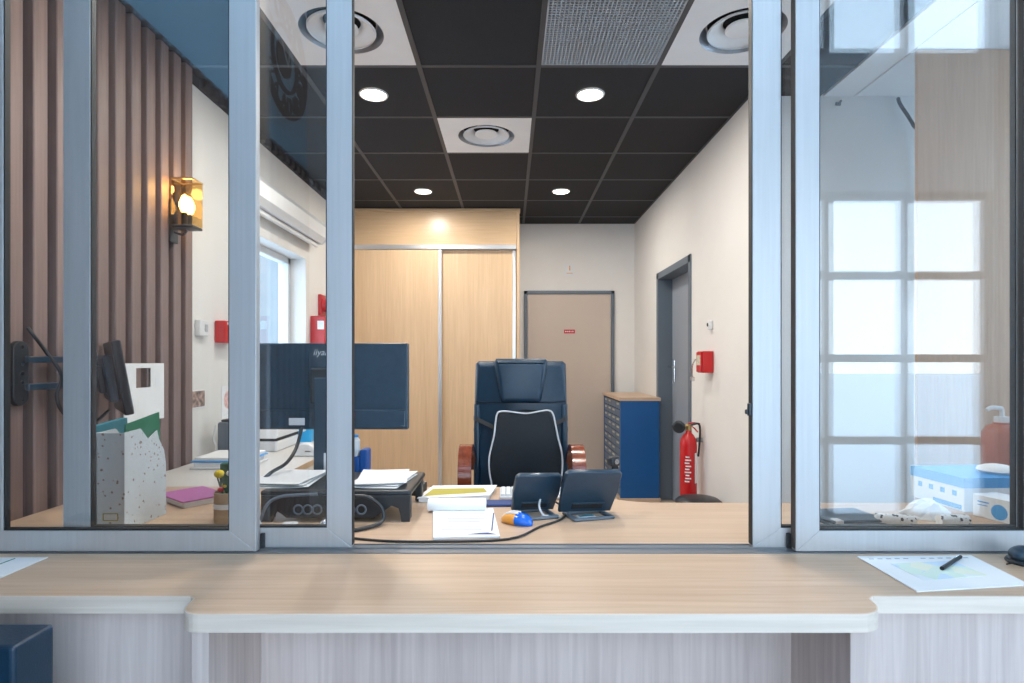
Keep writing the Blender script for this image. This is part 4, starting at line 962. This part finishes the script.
part('clip', MB().box((-.012, -.012, -.012), (.012, -.004, .001), .002), M['black_plastic'], wc)
for (x_, lab) in ((551, 'folded white and teal leaflet on the desk behind the smaller tilted screen stand'), (586, 'white and teal card lying inside the wider screen stand')):
    p0 = px(x_, 0, 1.875)
    t = thing('leaflet', lab, 'leaflet', (p0.x, 1.875, DT + .0005), .3)
    part('card', MB().box((-.03, -.016, .0), (.03, .016, .002)), M['paper'], t); part('print', MB().box((-.022, -.004, .002), (.028, .014, .0026)), M['teal'], t)
single('white_lead', MB().tube([(px(541, 0, 1.88).x, 1.915, .79), (px(539, 0, 1.88).x, 1.87, .775), (px(543, 0, 1.88).x, 1.86, .75), (px(548, 0, 1.88).x, 1.865, .745)], .0035, 8), M['white_plastic'], 'short white lead plugged into the back of the smaller tilted screen', 'cable')
p0 = onz(513, 500)

# ------------------------------------------------------------------ right end of the desk, behind the glass
gb = thing('glove_carton', 'larger white carton with blue lid lying behind the crumpled tissue', 'box', (1.53, 1.93, DT), math.radians(4))
part('carton', MB().box((0, 0, .001), (.27, .235, .080), .001), M['carton_white'], gb)
part('lid', MB().box((-.001, -.001, .080), (.271, .236, .115), .001), M['carton_blue'], gb, 'blue lid')
mk = MB()
for i in range(4): mk.box((-.0008, .03 + i * .05, .048), (.0002, .048 + i * .05, .066))
part('print_square', mk.box((-.0008, .01, .006), (.0002, .13, .022)), M['carton_blue'], gb)
sb_ = thing('mask_carton', 'smaller white carton with a round blue print in front of the blue-lidded carton', 'box', (1.565, 1.762, DT), math.radians(16))
part('carton', MB().box((0, 0, .001), (.10, .135, .072), .001), M['carton_white'], sb_)
part('round_print', MB().lathe([(0, 0), (.024, 0), (.024, .0008), (0, .0008)], (-.0001, .055, .03), 24, (-1, 0, 0)), M['carton_blue'], sb_)
part('lettering', MB().box((-.0008, .085, .05), (.0002, .12, .054)).box((-.0008, .09, .04), (.0002, .12, .043)), M['carton_blue'], sb_)
part('side_flap', MB().box((.005, -.0012, .006), (.095, -.0002, .066)), M['kraft'], sb_)
ts = MB(); bm = ts.bm
rnd = random.Random(3); rings = []
for r, h in ((.075, .001), (.07, .012), (.055, .03), (.038, .047), (.02, .056)):
    rings.append([bm.verts.new((r * math.cos(a_) * (1 + rnd.uniform(-.16, .16)) * 1.1, r * .6 * math.sin(a_) * (1 + rnd.uniform(-.16, .16)), max(.001, h + rnd.uniform(-.006, .006)))) for a_ in [2 * PI * k / 18 for k in range(18)]])
for A_, B_ in zip(rings, rings[1:]):
    for k in range(18): bm.faces.new((A_[k], A_[(k + 1) % 18], B_[(k + 1) % 18], B_[k]))
bm.faces.new(rings[-1]); bm.faces.new(rings[0])
single('tissue', ts, M['tissue'], 'crumpled white tissue between the dotted rolls and the cartons', 'tissue', (px(926, 0, 1.87).x, 1.87, DT))
for (x_, Y_, rz_, lab, ln) in ((895, 1.775, -.3, 'black and white dotted roll beside the dark blue pouch', .105), (953, 1.77, -.05, 'black and white dotted roll in front of the crumpled tissue', .085)):
    t = thing('dotted_roll', lab, 'roll', (px(x_, 0, Y_).x, Y_, DT), rz_, 'black and white dotted rolls')
    part('wrap', MB().cyl((-ln / 2, 0, .018), (ln / 2, 0, .018), .0175, seg=20).sm(), M['dotty'], t)
    part('end', MB().cyl((-ln / 2 - .001, 0, .018), (-ln / 2 + .001, 0, .018), .011), M['paper'], t)
dp = thing('dark_pouch', 'flat dark blue folder lying on the desk beside the aluminium stile', 'folder', (px(846, 0, 1.83).x, 1.83, DT), .12)
part('lower_cover', MB().box((-.10, -.07, .001), (.09, .08, .010), .003), M['dark_plastic'], dp)
part('upper_cover', MB().box((-.095, -.068, .0102), (.088, .078, .020), .003), M['dark_plastic'], dp)
part('clip', MB().box((-.085, -.072, .008), (-.06, -.04, .022), .002), M['piping'], dp)
p0 = px(1002, 0, 2.32)
tb = thing('pump_bottle', 'reddish brown bottle behind the white cartons at the end of the desk', 'bottle', (p0.x, 2.32, DT))
part('bottle_body', MB().lathe([(.062, 0), (.066, .008), (.066, .22), (.05, .245), (.03, .255), (.03, .262)], seg=32).sm(), M['terracotta'], tb)
part('pump', MB().cyl((0, 0, .262), (0, 0, .285), .026).cyl((0, 0, .285), (0, 0, .315), .008).tube([(0, 0, .318), (-.04, 0, .322), (-.062, 0, .312)], .008), M['white_plastic'], tb)
single('white_cloth', MB().lathe([(.055, .0), (.062, .008), (.058, .016), (.035, .026), (.012, .030), (0, .031)], seg=9).sm(), M['tissue'], 'folded white cloth lying on the blue-lidded carton', 'cloth', (1.725, 2.03, DT + .1155))

# hanging cable on the recess wall
single('hanging_cable', MB().tube([px(898, 98, 3.18), px(900, 104, 3.17), px(908, 116, 3.15), px(914, 126, 3.14), px(919, 134, 3.14), px(921, 170, 3.16), px(921, 300, 3.18)], .009, 8), M['gasket'], 'black cable hanging from the ceiling edge beside the beech panel', 'cable')
t = thing('ceiling_hook', 'tiny dark hook on the pale wall near the ceiling', 'hook', px(838, 104, 3.196))
part('plate', MB().boxc((0, -.002, 0), (.03, .006, .02), .002), M['frame_grey'], t); part('peg', MB().cyl((0, -.004, 0), (0, -.03, .004), .006), M['frame_grey'], t)

# ------------------------------------------------------------------ things on the visitor counter
def sheet_thing(name, lab, pts, group=None):
    P_ = [onz(*p) for p in pts]; c_ = sum(P_, Vector()) / len(P_)
    t = thing(name, lab, 'paper', (c_.x, c_.y, DT + .0004))
    return t, [(p.x - c_.x, p.y - c_.y) for p in P_]
t, q = sheet_thing('printed_plan_sheet', 'white printed plan sheet on the counter with a pen lying on it', [(857, 557.5), (971, 556.5), (1030, 586), (917, 592.5)])
part('sheet', MB().prism(q, (0, 0, .0), (1, 0, 0), (0, 1, 0), (0, 0, .003)), M['paper'], t)
def lerp2(u, v): return tuple((q[0][k] * (1 - u) * (1 - v) + q[1][k] * u * (1 - v) + q[2][k] * u * v + q[3][k] * (1 - u) * v) for k in (0, 1))
part('plan_print', MB().prism([lerp2(.17, .26), lerp2(.74, .2), lerp2(.80, .70), lerp2(.2, .76)], (0, 0, .0031), (1, 0, 0), (0, 1, 0), (0, 0, .0004)), M['map'], t)
mk = MB()
for k in range(12):
    if k in (5,): continue
    a_, b_ = lerp2(.06 + k * .075, .07), lerp2(.06 + k * .075 + .035, .10)
    mk.box((a_[0], min(a_[1], b_[1]) - .002, .0031), (a_[0] + .012, min(a_[1], b_[1]) + .002, .0035))
part('lettering', mk, M['ink'], t)
a_, b_ = onz(942, 572), onz(960, 560)
pn = thing('ballpoint_pen', 'black ballpoint pen lying on the printed plan sheet', 'pen', (a_.x, a_.y, DT + .0085))
d_ = (b_ - a_); d_.z = .0
part('barrel', MB().cyl((0, 0, 0), d_ * .62, .005, .0045, 12), M['black_plastic'], pn)
part('cap', MB().cyl(d_ * .62, d_, .0045, .0052, 12), M['black_plastic'], pn)
part('clip', MB().tube([d_ * .70 + Vector((0, 0, .006)), d_ * .97 + Vector((0, 0, .0065))], .0012, 6), M['chrome'], pn)
t, q = sheet_thing('notice_sheet', 'white sheet with a green line on the counter at the slatted side', [(-30, 558.5), (48, 558), (-10, 583), (-90, 584)])
part('sheet', MB().prism(q, (0, 0, .0), (1, 0, 0), (0, 1, 0), (0, 0, .002)), M['paper'], t)
g0, g1 = onz(-5, 567), onz(15, 559.5); c_ = Vector(t.location)
part('green_line', MB().tube([(g0.x - c_.x, g0.y - c_.y, .0022), (g1.x - c_.x, g1.y - c_.y, .0022)], .0014, 6), M['green'], t)
p0 = onz(1020, 563)
cm = thing('counter_mouse', 'small dark rounded device at the far end of the counter beside the plan sheet', 'mouse', (p0.x + .012, p0.y, DT), .4)
part('shell', MB().ball((0, 0, .0225), .034, (1.2, .9, .6), 3).sm(), M['dark_plastic'], cm)
part('base', MB().lathe([(.038, 0), (.04, .004), (.036, .01)], seg=24), M['black_plastic'], cm)
part('lead', MB().tube([(-.035, .0, .006), (-.05, .006, .004), (-.062, .008, .003)], .002, 6), M['black_plastic'], cm)

# armchair in the lobby, its back to the counter
ac = thing('lobby_armchair', 'black leatherette armchair in the lobby standing against the slatted side of the counter', 'armchair', (-1.205, .82, 0))
part('backrest', MB().box((-.29, .238, .30), (.288, .335, .722), .008, 3), M['leather'], ac)
part('seat', MB().box((-.22, -.25, .22), (.22, .235, .44), .03, 3), M['leather'], ac)
for s_ in (-1, 1): part('armrest', MB().box((s_ * .255 - .035, -.25, .10), (s_ * .255 + .033, .236, .58), .01, 3), M['leather'], ac)
for a_ in (-1, 1):
    for b_ in (-.22, .30): part('leg', MB().cyl((a_ * .255, b_, 0), (a_ * .255, b_, .11 if b_ < 0 else .31), .018), M['black_plastic'], ac)

# lobby clock (seen reflected in the sash glass)
ck = thing('wall_clock', 'large black Roman-numeral wall clock high on the lobby wall, seen as a reflection', 'clock', (-1.535, -.74, 3.29))
def ring(r, w, dp):
    return MB().lathe([(r - w, .004), (r - w, dp), (r, dp), (r, .004), (r - w, .004)], (0, 0, 0), 48, (1, 0, 0), cap=False)
part('outer_ring', ring(.385, .035, .03), M['gasket'], ck); part('inner_ring', ring(.22, .02, .025), M['gasket'], ck)
part('face', MB().lathe([(0, .002), (.12, .002), (.12, .012), (0, .012)], (0, 0, 0), 40, (1, 0, 0)), M['gasket'], ck)
for k, s_ in enumerate(('XII', 'I', 'II', 'III', 'IIII', 'V', 'VI', 'VII', 'VIII', 'IX', 'X', 'XI')):
    a_ = 2 * PI * k / 12
    o = link('numeral', text_mesh(s_, .15, .006), M['gasket'], ck)
    o.matrix_local = Matrix.Translation((.015, 0, 0)) @ Matrix(((0, 0, 1, 0), (1, 0, 0, 0), (0, 1, 0, 0), (0, 0, 0, 1))) @ Matrix.Rotation(-a_, 4, 'Z') @ Matrix.Translation((0, .285, 0))
part('hand', MB().band([(.03, 0, -.03), (.03, .10, .09)], (0, .6, -.7), .02, .004, False), M['piping'], ck)
part('hand', MB().band([(.034, 0, -.04), (.034, -.07, .15)], (0, 1, .4), .016, .004, False), M['piping'], ck)
